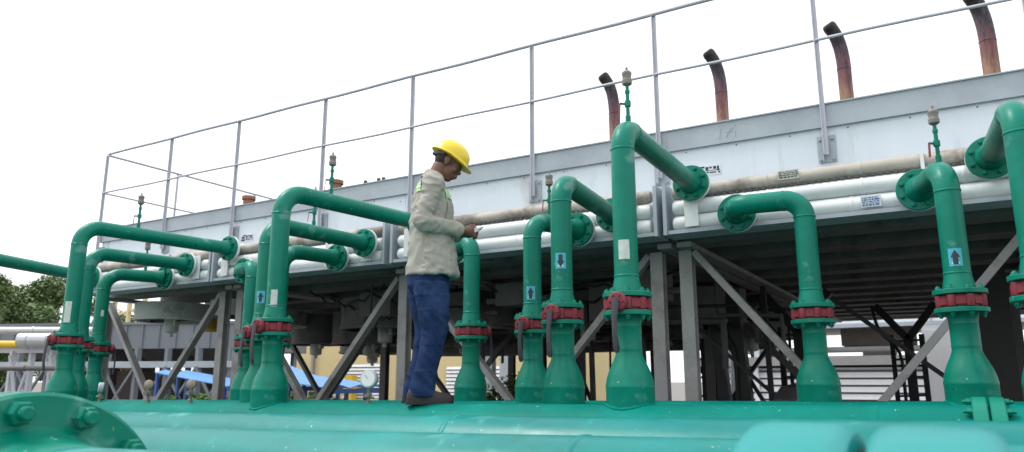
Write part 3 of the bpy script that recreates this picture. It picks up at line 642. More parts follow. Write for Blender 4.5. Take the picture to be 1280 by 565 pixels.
# ------------------------------------------------------------------ exhaust stacks
for (x, lean, zt, lab) in ((-5.73, -.02, 7.62, 'smallest curved rusty exhaust stack, leftmost above the fascia'), (-3.46, -.02, 7.62, 'curved rusty exhaust stack, second from the left, black at its tip'), (-1.22, -.02, 7.62, 'curved rusty exhaust stack standing behind a railing post'), (1.0, -.02, 7.62, 'exhaust stack cut by the top edge, rightmost, patchy orange')):
    t = thing('exhaust_stack', (x, 14.0, 3.28), lab, 'chimney', 'curved exhaust stacks behind the cooler')
    path = [(x, 14, 3.28), (x, 14, 4.5), (x, 14, 5.6), (x, 14, 6.7), (x, 14, 7.0), (x - .012, 13.99, 7.22), (x - .04, 13.97, 7.42), (x - .09, 13.92, 7.60), (x - .16, 13.85, 7.74)]
    path = smoothpath(path, 3); sr = .120 if x < 0 else .128
    b = MB(); b.tube(path, sr, 28, cap=False)
    for zz in (5.0, 6.93): b.lathe([(sr - .002, -.012), (sr + .006, -.004), (sr + .006, .004), (sr - .002, .012)], (x, 14, zz), n=28, cap=False)
    b.build('stack_pipe', 'rust', t)
    d = (path[-1] - path[-2]).normalized()
    b = MB(); b.lathe([(sr - .02, -.3), (sr + .003, -.04), (sr + .003, .0), (sr * .96, .035), (sr * .8, .062), (sr * .6, .07), (.01, .01)], path[-1], d, 24); b.build('stack_mouth', 'black', t)
    b = MB(); b.lathe([(.24, .002), (.24, .03), (.16, .03)], (x, 14, 3.28), n=24); b.build('base_flange', 'dimcol', t)
for (x, y, lab) in ((-8.52, 7.0, 'short rusty cap poking above the fascia near the third railing post'), (-6.83, 7.0, 'short rusty cap poking above the fascia by a vent')):
    b = MB(); b.lathe([(.075, 0), (.075, .62), (.095, .622), (.095, .67), (.08, .675), (.02, .68)], (x, y, 3.282), n=20); tag(b.build('roof_vent', mat('orange_rust', (.30, .15, .10), .8, var=.25, vscale=9)), lab, 'cap', 'short rusty caps behind the fascia')
for k, (x, lab) in enumerate(((-6.32, 'tiny breather on the cooler roof, leftmost of three'), (-6.10, 'tiny breather on the cooler roof, middle of three'), (-6.02, 'tiny breather on the cooler roof, rightmost of three'))):
    b = MB(); b.lathe([(.015, 0), (.015, .57), (.025, .572), (.025, .60), (.01, .605)], (x, 7.0, 3.282), n=10); tag(b.build('breather', 'dimcol'), lab, 'breather', 'tiny breathers on the cooler roof')

# ------------------------------------------------------------------ background
def onL(px, fwd):      # plan position at a bearing (in photograph columns) and forward distance, used as survey data
    k = (px - 640) / 948.0; a = R(30.54)
    return (-math.sin(a) * fwd + math.cos(a) * k * fwd, math.cos(a) * fwd + math.sin(a) * k * fwd)
# yellow building
t = thing('yellow_building', (-18, 24, 0), 'cream yellow building behind the cooler legs with white louvred shutters', 'building')
b = MB(); b.b2(-25.6, -12.2, 24, 32, 0, 5.2); b.build('wall', 'yelwall', t, smooth=0)
b = MB(); b.b2(-25.9, -11.9, 23.7, 32.3, 5.2, 5.4); b.build('roof', 'concrete', t, smooth=0)
def louvre(parent, x0, x1, y, z0, z1, pitch=.16, nm='louvre_panel'):
    b = MB(); b.b2(x0, x1, y - .03, y - .005, z0, z1)
    f = b.build(nm, 'dimcol', parent, smooth=0)
    b = MB(); z = z0 + .03
    while z < z1 - .05: b.box(((x0 + x1) / 2, y - .06, z + pitch * .35), (x1 - x0 - .06, .012, pitch * .78), Matrix.Rotation(R(-22), 3, 'X')); z += pitch
    b.build('louvre_blades', 'louver', f, smooth=0)
for (p, q, z1) in ((-22.4, -20.25, 2.05), (-17.1, -14.2, 1.9)): louvre(t, p, q, 24, .1, z1, .14)
for (xx) in (-24.2, -19.4, -13.5):
    b = MB(); b.b2(xx - .06, xx + .06, 23.88, 23.99, 0, 5.2); b.build('downpipe', 'concrete', t)
b = MB(); b.b2(-21.9, -21.5, 23.5, 23.8, 0, 1.6); tag(b.build('gas_bottle_locker', 'ypipe', smooth=0), 'narrow yellow locker in front of the white shutters', 'locker')
# blue roof sheds
def shed(px0, px1, d0, d1, ze, zr, label):
    a = Vector((*onL(px0, d0), 0)); c = Vector((*onL(px1, d1), 0)); u = (c - a).normalized(); w = Vector((-u.y, u.x, 0)); ln = (c - a).length
    t = thing('blue_roof_shed', a, label, 'shed', 'sheds with blue corrugated roofs')
    b = MB(); n = int(ln / .3)
    vs = []; fs = []
    for i in range(n + 1):
        zz = .07 if i % 2 else 0
        p = a + u * (ln * i / n)
        vs += [p + Vector((0, 0, ze + zz)), p + w * 2.6 + Vector((0, 0, zr + zz)), p + Vector((0, 0, ze + zz - .02)), p + w * 2.6 + Vector((0, 0, zr + zz - .02))]
    for i in range(n):
        o = i * 4; fs += [(o, o + 4, o + 5, o + 1), (o + 2, o + 3, o + 7, o + 6), (o, o + 2, o + 6, o + 4), (o + 1, o + 5, o + 7, o + 3)]
    fs += [(0, 1, 3, 2), (4 * n, 4 * n + 2, 4 * n + 3, 4 * n + 1)]
    b.add(vs, fs); b.build('roof_sheet', 'bluer', t, smooth=0)
    b = MB()
    for s_ in (0.02, .34, .67, .97):
        for q, zz in ((.1, ze), (2.5, zr)):
            p = a + u * (ln * s_) + w * q; b = MB(); b.bar(p, p + Vector((0, 0, zz - .03)), .07, .07); b.build('shed_post', 'bluepost', t, smooth=0)
    b = MB(); b.bar(a + Vector((0, 0, ze - .07)), c + Vector((0, 0, ze - .07)), .06, .1); b.build('eave_beam', 'bluepost', t, smooth=0)
    b = MB(); b.bar(a + w * 2.2 + u * .2 + Vector((0, 0, .5)), c + w * 2.2 - u * .2 + Vector((0, 0, .5)), .9, .5); b.build('shed_store', 'bluepost', t, smooth=0)
shed(362, 428, 17.5, 18.5, 1.26, 1.78, 'blue corrugated shed roof left of the pressure gauge, the higher of two')
shed(412, 484, 15.8, 17.5, 1.22, 1.50, 'lower blue corrugated shed roof right behind the pressure gauge')
shed(285, 322, 19.5, 20.5, 1.24, 1.6, 'small blue shed roof seen between the left columns')
# right background: white louvred generator enclosures with ducts and a white cooler box above
gl = ['white louvred enclosure behind the slanting black stands', 'white louvred enclosure framed between the two right risers', 'white louvred enclosure at the far right edge']
for i, (x0, x1) in enumerate(((-6.3, -3.2), (-3.0, -.2), (.3, 3.6))):
    t = thing('generator_enclosure', (x0, 22, 0), gl[i], 'enclosure', 'white louvred enclosures behind the cooler')
    b = MB(); b.b2(x0, x1, 22, 26, 0, 1.72); b.build('shell', 'whitebox', t, smooth=0)
    louvre(t, x0 + .1, x1 - .1, 22, .1, 1.66, .19)
t = thing('raised_platform', (-2, 21.9, 0), 'grey platform slab above the louvred enclosures with brown ducts on it', 'platform')
b = MB(); b.b2(-6.6, 3.8, 21.7, 26.2, 1.78, 2.02); b.build('slab', 'concrete', t, smooth=0)
b = MB(); b.b2(-2.7, -.9, 22.5, 24, 2.32, 2.78); b.build('duct_box', 'brown', t, smooth=0); b = MB(); b.b2(-5.2, -4.6, 22.6, 24, 2.021, 2.6); b.build('duct_box', 'brown', t, smooth=0)
b = MB(); b.b2(-2.2, -1.4, 22.6, 23.4, 2.02, 2.32); b.tube([(-6.4, 22.2, 2.2), (3.4, 22.2, 2.2)], .08, 10); b.build('duct_stub', 'concrete', t)
for x in (-6.3, -4.9, -3.1, -.2, 1.6, 3.5):
    b = MB(); b.bar((x, 21.85, 0), (x, 21.85, 1.78), .12, .12); b.build('platform_leg', 'whitebox', t, smooth=0)
    b = MB(); b.bar((x, 22.1, 2.021), (x, 22.1, 2.86), .14, .14); b.build('stub_column', 'whitebox', t, smooth=0)
t = thing('white_cooler_box', (-2, 22, 2.9), 'big white sheet steel cooler box over the platform, seen under the deck at right', 'cooler')
b = MB(); b.b2(-7.2, 4.2, 21.9, 27, 2.86, 4.6); b.build('casing', 'whitebox', t, smooth=0)
b = MB()
for k in range(9): b.b2(-7.0 + k * 1.3, -6.94 + k * 1.3, 21.86, 21.9, 2.88, 4.58)
b.build('casing_rib', 'galv', t, smooth=0)
b = MB(); b.b2(-7.3, 4.3, 21.7, 21.85, 2.76, 2.86); b.build('edge_beam', 'galv', t, smooth=0)
t = thing('switch_cabinet', (-.35, 17, 0), 'tall white switch cabinets between the right brace and the arrow riser', 'cabinet')
b = MB(); b.b2(-.55, -.02, 17, 17.8, 0, 2.45); b.b2(.0, .45, 17.1, 17.8, 0, 2.7); b.build('cabinet_body', 'whitebox', t, smooth=0)
b = MB(); b.b2(-.5, -.06, 16.985, 16.998, .15, 2.35); b.build('cabinet_door', 'louver', t, smooth=0)
for (px, d, zz, lab) in ((905, 15, 2.35, 'slim white post left of the slanting black stands'), (917, 16, 2.6, 'white post leaning beside the slim white one'), (612, 15, 1.9, 'white post seen under the worker hands side riser'), (632, 15.5, 1.9, 'second white post, beside the bushes')):
    x, y = onL(px, d); b = MB(); b.ibar((x, y, 0), (x + (.12 if 'lean' in lab else 0), y, zz + 1), .2, .16); b.b2(x - .2, x + .2, y - .2, y + .2, 0, .03)
    tag(b.build('white_post', 'whitebox', smooth=0), lab, 'post', 'white steel posts behind the cooler')
# left background: second cooler platform on trusses, turned towards us
a = Vector((*onL(60, 24.5), 0)); c = Vector((*onL(290, 23.5), 0)); u = (c - a).normalized(); w = Vector((-u.y, u.x, 0)); ln = (c - a).length
PC = thing('distant_cooler', a, 'grey cooler platform on trussed legs far behind the left risers', 'cooler')
def P(s, q, z): return a + u * (ln * s) + w * q + Vector((0, 0, z))
qrot = Matrix(((u.x, w.x, 0), (u.y, w.y, 0), (0, 0, 1)))
def pbox(b, s0, s1, q0, q1, z0, z1): b.box(P((s0 + s1) / 2, (q0 + q1) / 2, (z0 + z1) / 2), (ln * (s1 - s0), q1 - q0, z1 - z0), qrot)
b = MB(); pbox(b, -.35, 1.02, 0, 5, 2.38, 3.2); b.build('casing', 'distant', PC, smooth=0)
b = MB()
for k in range(-7, 22, 2): pbox(b, k / 22, k / 22 + .005, -.05, -.002, 2.4, 3.18)
pbox(b, -.36, 1.03, -.08, -.052, 3.14, 3.22); b.build('casing_rib', 'distant', PC, smooth=0)
b = MB()
for s in (-.1, .2, .5, .8): b.loft([[P(s - .12, .2, 2.37), P(s + .12, .2, 2.37), P(s + .12, 4, 2.37), P(s - .12, 4, 2.37)], [P(s - .05, 1, 2.0), P(s + .05, 1, 2.0), P(s + .05, 3, 2.0), P(s - .05, 3, 2.0)]])
b.build('plenum', 'dimcol', PC, smooth=0)
b = MB(); pbox(b, -.35, 1.02, -.1, .05, 1.78, 1.98); b.build('walkway_beam', 'galv', PC, smooth=0)
b = MB()
for k in range(9):
    s = -.34 + k * .165
    for q in (0, 4.5):
        b = MB(); b.bar(P(s, q, 0), P(s, q, 2.38), .16, .16); b.build('leg', 'distant', PC, smooth=0)
b = MB()
for k in range(8):
    s = -.34 + k * .165; b = MB(); b.bar(P(s, -.1, .1), P(s + .165, -.1, 1.8), .08, .06); b.bar(P(s + .165, -.14, .1), P(s, -.14, 1.8), .08, .06)
    b.build('truss_brace', 'distant', PC, smooth=0)
# dim equipment beneath it
for k in range(7):
    s = -.25 + k * .2; b = MB(); pbox(b, s, s + .13, 2, 3.6, 0, 1.1 + .3 * (k % 3)); b.lathe([(.4, 0), (.4, .5), (.2, .65)], P(s + .065, 2.8, 1.1 + .3 * (k % 3)), n=14)
    labs = ['leftmost', 'second', 'third', 'fourth', 'fifth', 'sixth', 'rightmost']
    tag(b.build('pump_skid', ('deck', 'dimcol', 'brown')[k % 3], smooth=30), 'dark pump skid under the distant cooler, %s in its row' % labs[k], 'pump', 'dark pump skids under the distant cooler')
for k in range(3):
    s = .42 + k * .28; b = MB(); pbox(b, s, s + .12, 6, 7, 0, 1.55); t = b.build('far_enclosure', 'whitebox', smooth=0)
    tag(t, ('white louvred box far under the distant cooler, nearest the left riser trio', 'white louvred box far under the distant cooler, middle one', 'white louvred box far under the distant cooler, nearest the column pair')[k], 'enclosure', 'small white boxes under the distant cooler')
    b = MB()
    for z in range(9): pbox(b, s + .003, s + .117, 5.9, 5.97, .1 + z * .16, .16 + z * .16)
    b.build('louvre_blades', 'dimcol', t, smooth=0)
# yellow scaffold tower seen between risers, orange motor
t = thing('stair_tower', (*onL(152, 27), 0), 'pale yellow stair tower behind the left risers', 'tower'); x, y = onL(152, 27); b = MB()
for dx in (-.9, 0, .9): b.bar((x + dx, y, 0), (x + dx, y, 5.3), .12, .12)
for k in range(8): b.bar((x - 1, y, .6 + k * .62), (x + 1, y, .6 + k * .62 + (.3 if k % 2 else 0)), .08, .08)
b.build('tower_frame', 'yelwall', t, smooth=0)
x, y = onL(257, 11.5); b = MB(); b.lathe([(.10, 0), (.13, .04), (.13, .22), (.08, .26), (.03, .36)], (x, y, 2.1), n=14); b.bar((x, y, 2.3), (x, y, 2.55), .05, .05)
tag(b.build('hanging_hoist', 'orange'), 'orange hoist hanging near the left column pair', 'hoist')
# silver and yellow pipes on a trestle at the far left
def rack(px0, px1, d, z, r, m_, nm, lab):
    a = Vector((*onL(px0, d), z)); c = Vector((*onL(px1, d), z)); b = MB(); n = 14
    b.tube([a.lerp(c, k / n) for k in range(n + 1)], r, 20)
    for k in range(2, n, 4): b.tube([a.lerp(c, (k - .05) / n), a.lerp(c, (k + .05) / n)], r + .012, 20)
    return tag(b.build(nm, m_), lab, 'pipe')
rack(-160, 112, 16.8, 2.47, .085, 'silver', 'insulated_pipe', 'upper silver insulated pipe at the far left below the tree')
rack(18, 104, 16.0, 2.21, .155, 'silver', 'insulated_pipe', 'thicker silver insulated pipe at the far left, lower of two')
rack(-160, 17.5, 16.0, 2.13, .075, 'ypipe', 'gas_pipe', 'yellow gas pipe entering from the left edge')
rack(-160, 104, 15.8, 1.62, .05, 'dimcol', 'service_pipe', 'thin dark pipe low on the trestle at the far left')
for k, px in enumerate((12, 62, -60)):
    t = thing('pipe_trestle', (*onL(px, 16.3), 0), ('steel trestle under the yellow pipe at the left edge', 'steel trestle just left of the tallest left riser', 'steel trestle beyond the left edge')[k], 'trestle', 'steel trestles carrying the silver pipes')
    x, y = onL(px, 16.2); x2, y2 = onL(px + 24, 16.2); b = MB()
    b.bar((x, y, 0), (x, y, 2.0), .1, .1); b.bar((x2, y2, 0), (x2, y2, 2.0), .1, .1); b.build('trestle_leg', 'rail', t, smooth=0)
    b = MB(); b.bar((x, y, .2), (x2, y2, 1.9), .05, .05); b.bar((x2, y2 - .06, .2), (x, y - .06, 1.9), .05, .05); b.bar((x - .3, y - .1, 2.0), (x2 + .3, y2 + .1, 2.0), .09, .09); b.build('trestle_brace', 'rail', t, smooth=0)

# ------------------------------------------------------------------ trees and bushes
def leafcloud(b, blobs, n, s, rnd):
    tot = sum(q[3] ** 2 for q in blobs)
    for (cx, cy, cz, r) in blobs:
        for _ in range(int(n * r * r / tot)):
            d = Vector((rnd.gauss(0, 1), rnd.gauss(0, 1), rnd.gauss(0, 1))).normalized(); rr = r * (rnd.random() ** .45) * (1 + .22 * noise.noise(d * 2.3 + Vector((cx, cy, cz))))
            p = Vector((cx, cy, cz)) + Vector((d.x, d.y, d.z * .8)) * rr
            q = Euler((rnd.uniform(-.9, .9), rnd.uniform(-.9, .9), rnd.uniform(0, 6.28))).to_matrix(); k = s * rnd.uniform(.6, 1.3)
            vs = [p + q @ Vector(v) * k for v in ((-1, 0, 0), (0, -.5, .12), (1, 0, 0), (0, .5, .12))]
            b.add(vs, [(0, 1, 2, 3)])
def tree(x, y, h, r, label, n=9000, seed=1, zlow=.25, s=.16):
    rnd = random.Random(seed); t = thing('broadleaf_tree', (x, y, 0), label, 'tree', 'leafy trees at the far left')
    b = MB(); pts = [(x, y, 0), (x + .1, y, h * .2), (x - .1, y + .1, h * .42), (x, y, h * .7)]; b.tube(pts, [h * .045, h * .035, h * .026, h * .01], 10)
    blobs = []
    for k in range(16):
        a = rnd.uniform(0, 6.28); q = rnd.uniform(.15, .95) * r; z = h * rnd.uniform(zlow, .9); rr = r * rnd.uniform(.24, .42) * (1 - .3 * abs(z / h - .55))
        e = (x + math.cos(a) * q * (1.15 - abs(z / h - .5)), y + math.sin(a) * q, z, rr); blobs.append(e)
        b.tube([(x, y, h * .3 + .2 * (z - h * .3)), ((x + e[0]) / 2, (y + e[1]) / 2, (z + h * .3) / 2 + .3), (e[0], e[1], z)], [h * .018, h * .012, h * .004], 6)
    b.build('trunk', 'bark', t)
    b = MB(); leafcloud(b, blobs, n, s, rnd); b.build('crown', 'leaf', t, smooth=0)
x, y = onL(18, 38); tree(x, y, 6.7, 4.0, 'dark leafy tree at the left edge under the green arm', 42000, 3, .2, .12)
x, y = onL(-130, 36); tree(x, y, 7.4, 4.2, 'leafy tree beyond the left edge of the view', 16000, 5)
x, y = onL(92, 47); tree(x, y, 6.6, 3.4, 'leafy tree partly behind the left riser trio', 20000, 8, .3, .13)
def bush(px, d, r, h, lab, seed):
    x, y = onL(px, d); rnd = random.Random(seed); t = thing('leafy_bush', (x, y, 0), lab, 'bush', 'low green bushes'); b = MB()
    for k in range(6): b.tube([(x, y, 0), (x + rnd.uniform(-r, r) * .7, y + rnd.uniform(-.3, .3), h * .8)], [.03, .008], 5)
    b.build('stem', 'bark', t); b = MB()
    leafcloud(b, [(x + rnd.uniform(-r, r), y + rnd.uniform(-.4, .4), h * rnd.uniform(.5, .85), h * .28) for _ in range(9)], 2200, .055, rnd); b.build('foliage', 'leafb', t, smooth=0)
bush(640, 13.5, .7, 1.5, 'green bush seen below the diagonal brace right of the worker', 1); bush(265, 15, 1.5, 1.08, 'low green bushes behind the left column pair', 2); bush(230, 15, .8, 1.08, 'low green bush left of the small blue shed', 4)
bush(395, 13, .9, 1.12, 'low bush under the braces left of the pressure gauge', 6)

# ------------------------------------------------------------------ worker
FEET = Vector((-3.065, 4.08, 0)); FEET.z = ztop(-3.065) - .006; YAW = R(38)
def fuse(parts, name, m_, parent, voxel, smooth_it, label=None, folds=None):
    """one continuous surface out of overlapping pieces, in the worker's own frame"""
    me = bpy.data.meshes.new('tmp'); b = MB()
    for p in parts: b.add(p.v, p.f)
    me.from_pydata(b.v, [], b.f); o = bpy.data.objects.new('tmp', me); COL.objects.link(o)
    md = o.modifiers.new('r', 'REMESH'); md.mode = 'VOXEL'; md.voxel_size = voxel; md.adaptivity = 0
    sm = o.modifiers.new('s', 'SMOOTH'); sm.factor = .5; sm.iterations = smooth_it
    dg = bpy.context.evaluated_depsgraph_get(); m2 = bpy.data.meshes.new_from_object(o.evaluated_get(dg), depsgraph=dg)
    bpy.data.objects.remove(o); m2.name = name; m2.materials.clear(); m2.materials.append(M[m_])
    if folds:
        m2.update(); nn = [v.normal.copy() for v in m2.vertices]
        for v, n_ in zip(m2.vertices, nn): v.co += n_ * folds(v.co)
    m2.shade_smooth(); m2.update()
    q = bpy.data.objects.new(name, m2); COL.objects.link(q); q.parent = parent
    if label: q['label'] = label
    return q
def el(c, rx, ry, yaw=0, n=28, pw=1.0):
    c = Vector(c); return [c + Matrix.Rotation(yaw, 3, 'Z') @ Vector((rx * math.cos(2 * math.pi * k / n), ry * math.sin(2 * math.pi * k / n), 0)) for k in range(n)]
def rings(lst): 
    b = MB(); b.loft([el((x, y, z), rx, ry) for (x, y, z, rx, ry) in lst]); return b
def limb(pts, r, sq=1): b = MB(); b.tube(pts, r, 20, sq=sq); return b
def lerpr(r, n=5):
    out = []
    for i in range(len(r) - 1): out += [r[i] + (r[i + 1] - r[i]) * k / n for k in range(n)]
    return out + [r[-1]]
PW = bpy.data.objects.new('person', None); COL.objects.link(PW); PW.location = FEET; PW.rotation_euler = (0, 0, YAW)
tag(PW, 'worker in yellow hard hat, khaki shirt and blue jeans, head bowed over his hands', 'person')
HC = Vector((.112, 0, 1.668)); HR = Matrix.Rotation(R(30), 3, 'Y')
def hp(x, y, z): return HC + HR @ Vector((x, y, z))
def he(c, r, extra=None):
    b = MB(); b.ell(hp(*c), r, HR if extra is None else HR @ extra, 24, 16); return b
head = [he((-.012, 0, .035), (.098, .078, .092)), he((.028, 0, -.045), (.062, .056, .075)), he((.045, 0, -.098), (.036, .036, .024)), he((.05, 0, .01), (.052, .06, .06)),
        he((.06, 0, -.065), (.042, .036, .03)), he((.082, .0, .022), (.016, .052, .012)),            # muzzle, brow
        he((.1, 0, -.022), (.019, .016, .016)), he((.092, 0, .0), (.014, .011, .026)), he((.098, 0, -.055), (.012, .024, .007)), he((.093, 0, -.069), (.013, .022, .008)),
        he((.062, .042, -.03), (.024, .018, .022)), he((.062, -.042, -.03), (.024, .018, .022)),
        he((-.005, .079, -.008), (.02, .009, .032)), he((-.005, -.079, -.008), (.02, .009, .032)), he((-.008, .083, .0), (.022, .006, .024)), he((-.008, -.083, .0), (.022, .006, .024))]
neck = [limb([(-.005, 0, 1.48), (.02, 0, 1.56), hp(-.03, 0, -.04)], [.066, .058, .06])]
# body under the clothes
SH = {-1: Vector((.005, -.175, 1.475)), 1: Vector((.03, .175, 1.475))}
EL = {-1: Vector((-.062, -.235, 1.205)), 1: Vector((-.03, .235, 1.20))}
WR = {-1: Vector((.205, -.085, 1.16)), 1: Vector((.215, .085, 1.17))}
core = [rings([(.0, 0, .80, .10, .115), (.0, 0, .95, .10, .12), (.0, 0, 1.15, .10, .13), (.0, 0, 1.35, .12, .165), (0, 0, 1.46, .095, .165), (0, 0, 1.52, .06, .08)])]
for s in (-1, 1):
    core.append(limb([SH[s], EL[s], WR[s]], [.05, .04, .029]))
    xo = 0 if s < 0 else -.045
    core.append(limb([(0 + xo, s * .07, .84), (.035 + xo, s * .095, .49), (-.03 + xo, s * .1, .09)], [.068, .05, .042]))
# hands: palms plus five bent fingers each, closed on the small meter
for s in (-1, 1):
    w = WR[s]; pc = w + Vector((.055, -s * .03, .008)); q = Matrix.Rotation(R(-28 * s), 3, 'Z')
    b = MB(); b.ell(pc, (.046, .02, .038), q, 14, 10); core.append(b); core.append(limb([w - Vector((.03, -s * .01, 0)), pc], [.029, .028]))
    for k in range(4):
        z = .030 - k * .019; ln = (.030, .034, .032, .026)[k]
        p0 = pc + q @ Vector((.03, 0, z)); p1 = p0 + q @ Vector((ln, -s * .004, -.004)); p2 = p1 + q @ Vector((.014, -s * .022, -.006)); p3 = p2 + q @ Vector((-.008, -s * .018, -.004))
        core.append(limb(smoothpath([p0, p1, p2, p3], 4), lerpr([.0105, .0098, .009, .0075], 4)))
    p0 = pc + Vector((-.012, -s * .012, .026)); core.append(limb(smoothpath([p0, p0 + Vector((.03, -s * .012, .020)), p0 + Vector((.058, -s * .014, .016))], 4), lerpr([.013, .0115, .009], 4)))
body = fuse(head + neck + core, 'body', 'skin', PW, .0065, 2)
# face details
b = MB()
for s in (-1, 1): b.ell(hp(.077, s * .032, .0), (.011, .013, .009), HR, 12, 8)
b.build('eye', mat('eye_white', (.5, .47, .42), .3), None); e_ = bpy.data.objects['eye']; e_.parent = PW
b = MB()
for s in (-1, 1): b.ell(hp(.0875, s * .033, -.003), (.0028, .005, .005), HR, 10, 6)
q = b.build('pupil', 'ink', None); q.parent = e_
b = MB()
for s in (-1, 1): b.ell(hp(.089, s * .034, .02), (.008, .02, .0045), HR, 12, 6)
q = b.build('eyebrow', 'hair', None); q.parent = PW
hairp = [he((-.020, 0, .026), (.092, .0785, .082)), he((-.050, 0, -.006), (.050, .062, .045)), he((-.046, 0, -.034), (.042, .050, .035))]
hb = fuse(hairp, 'hair', 'hair', PW, .008, 2)
# helmet
def dome(u, v, k=1.0):    # u around, v 0 rim .. 1 top
    a = u; t = v * math.pi / 2
    rx, ry, rz = .138 * k, .109 * k, .118 * k
    x = rx * math.cos(t) ** .85 * math.cos(a); y = ry * math.cos(t) ** .85 * math.sin(a); z = rz * math.sin(t)
    z += .006 * math.exp(-(y / .012) ** 2) * (v > .15)
    for q_ in (.034, -.034): z += .0035 * math.exp(-((y - q_) / .008) ** 2) * (v > .3)
    return hp(-.008 + x, y, .048 + z)
b = MB(); nu, nv = 64, 16; G = []
def brim(u, e): 
    f = max(0, math.cos(u)); ext = .010 + .038 * f ** 2.5
    return hp(-.008 + (.138 + ext * e) * math.cos(u), (.109 + (.010 + .004 * f) * e) * math.sin(u), .048 - .004 - .016 * e * f)
rr_ = [[brim(2 * math.pi * j / nu, 1) - HR @ Vector((0, 0, .006)) for j in range(nu)], [brim(2 * math.pi * j / nu, 1) for j in range(nu)], [brim(2 * math.pi * j / nu, .3) for j in range(nu)]]
for i in range(nv): rr_.append([dome(2 * math.pi * j / nu, i / nv) for j in range(nu)])
rr_.append([dome(2 * math.pi * j / nu, .985) for j in range(nu)])
b.loft(rr_); hh = b.build('hard_hat', 'yellow', None, smooth=50); hh.parent = PW
b = MB(); b.tube([hp(-.008 + .112 * math.cos(R(a)), .086 * math.sin(R(a)), .040 - .028 * math.sin(R(a - 90))) for a in range(112, 250, 8)], .006, 8, sq=1.5)
b.lathe([(.001, 0), (.013, 0), (.013, .012), (.009, .014)], hp(-.118, 0, .012), HR @ Vector((-1, 0, 0)), 16)
q = b.build('hat_strap', mat('strap_grey', (.06, .06, .09), .6), None); q.parent = hh
# shirt
def ridge(v): return 1 - 2 * abs(noise.noise(v))
def fold(p):
    f = .006 * noise.noise(Vector((p.x * 7, p.y * 7, p.z * 10)))
    f += .010 * ridge(Vector((p.x * 7 + p.z * 5, p.y * 6, p.z * 9 - p.x * 6))) * (1 if p.z < 1.4 else .4)
    if p.y < -.17 or p.x > .12: f += .009 * ridge(Vector((p.x * 17 + p.z * 8, p.y * 9, p.z * 22)))
    return f
sh = [rings([(.012, 0, .855, .176, .19), (.014, 0, .90, .174, .188), (.014, 0, .98, .166, .182), (.006, 0, 1.1, .152, .176), (.0, 0, 1.22, .143, .178), (.002, 0, 1.34, .138, .188), (.0, 0, 1.42, .126, .188), (-.002, 0, 1.48, .104, .165), (.0, 0, 1.525, .088, .125), (.008, 0, 1.56, .072, .08)])]
for s in (-1, 1):
    a, e, w = SH[s], EL[s], WR[s]
    sh.append(limb(smoothpath([a + Vector((.0, -s * .05, .01)), a + Vector((0, s * .025, -.015)), a.lerp(e, .5) + Vector((0, s * .008, 0)), e], 5), lerpr([.064, .070, .058, .052], 5)))
    sh.append(limb(smoothpath([a.lerp(e, .85), e + Vector((-.004, 0, -.012)), e.lerp(w, .35) + Vector((0, 0, -.012)), e.lerp(w, .7), w - Vector((.012, 0, 0))], 5), lerpr([.047, .055, .050, .045, .041], 5)))
shirt = fuse(sh, 'shirt', 'shirt', PW, .0065, 6, folds=fold)
b = MB()
cr = []
for k, (dx, dz, rx, ry) in enumerate(((.012, 1.53, .066, .072), (.016, 1.565, .062, .066), (.022, 1.594, .060, .063), (.020, 1.590, .066, .068), (.010, 1.562, .074, .078), (.004, 1.538, .082, .086))):
    cr.append([Vector((dx + rx * math.cos(2 * math.pi * j / 36), ry * math.sin(2 * math.pi * j / 36), dz - .022 * math.cos(2 * math.pi * j / 36))) for j in range(36)])
b.loft(cr, cap=False); q = b.build('collar', 'shirt', None, smooth=80); q.parent = shirt
for s in (-1, 1):
    w = WR[s]; d = (WR[s] - EL[s]).normalized(); b = MB(); b.lathe([(.040, -.055), (.0485, -.055), (.0495, -.03), (.0485, -.004), (.043, 0), (.036, -.002)], w - d * .004, d, 24); q = b.build('cuff', 'shirt', None, smooth=60); q.parent = shirt
def onshirt(pts, name, m_, off=.006):    # small cloth piece laid over the shirt by ray casting
    me = shirt.data; from mathutils.bvhtree import BVHTree
    bv = BVHTree.FromPolygons([v.co for v in me.vertices], [tuple(p.vertices) for p in me.polygons])
    b = MB()
    for (org, dr, u, v, w_, h_) in pts:
        org = Vector(org); dr = Vector(dr).normalized(); u = Vector(u).normalized(); v = (Vector(v) - dr * Vector(v).dot(dr)).normalized(); n = 6; vs = []
        for i in range(n + 1):
            for j in range(n + 1):
                o_ = org + u * (w_ * (i / n - .5)) + v * (h_ * (j / n - .5)); hit, nn, _, _ = bv.ray_cast(o_, dr)
                vs.append((hit + nn * off) if hit else o_ + dr * .3)
        b.add(vs, [(i * (n + 1) + j, (i + 1) * (n + 1) + j, (i + 1) * (n + 1) + j + 1, i * (n + 1) + j + 1) for i in range(n) for j in range(n)])
    q = b.build(name, m_, None, smooth=80); q.parent = shirt; return q
onshirt([((-.30, -.42, 1.475), (.62, .78, 0), (.78, -.62, 0), (0, 0, 1), .10, .035), ((-.30, -.42, 1.435), (.62, .78, 0), (.78, -.62, 0), (0, 0, 1), .08, .028), ((.35, -.40, 1.43), (-.62, .78, 0), (.78, .62, 0), (0, 0, 1), .085, .03), ((.35, -.40, 1.395), (-.62, .78, 0), (.78, .62, 0), (0, 0, 1), .085, .025)], 'safety_tape', 'tape')
onshirt([((-.30, -.42, 1.455), (.62, .78, 0), (.78, -.62, 0), (0, 0, 1), .09, .012), ((.35, -.40, 1.4125), (-.62, .78, 0), (.78, .62, 0), (0, 0, 1), .085, .012)], 'silver_strip', 'tape2', .008)
onshirt([((.42, -.12, 1.30), (-1, .12, 0), (.12, 1, 0), (0, 0, 1), .11, .12)], 'chest_pocket', 'shirt', .007)
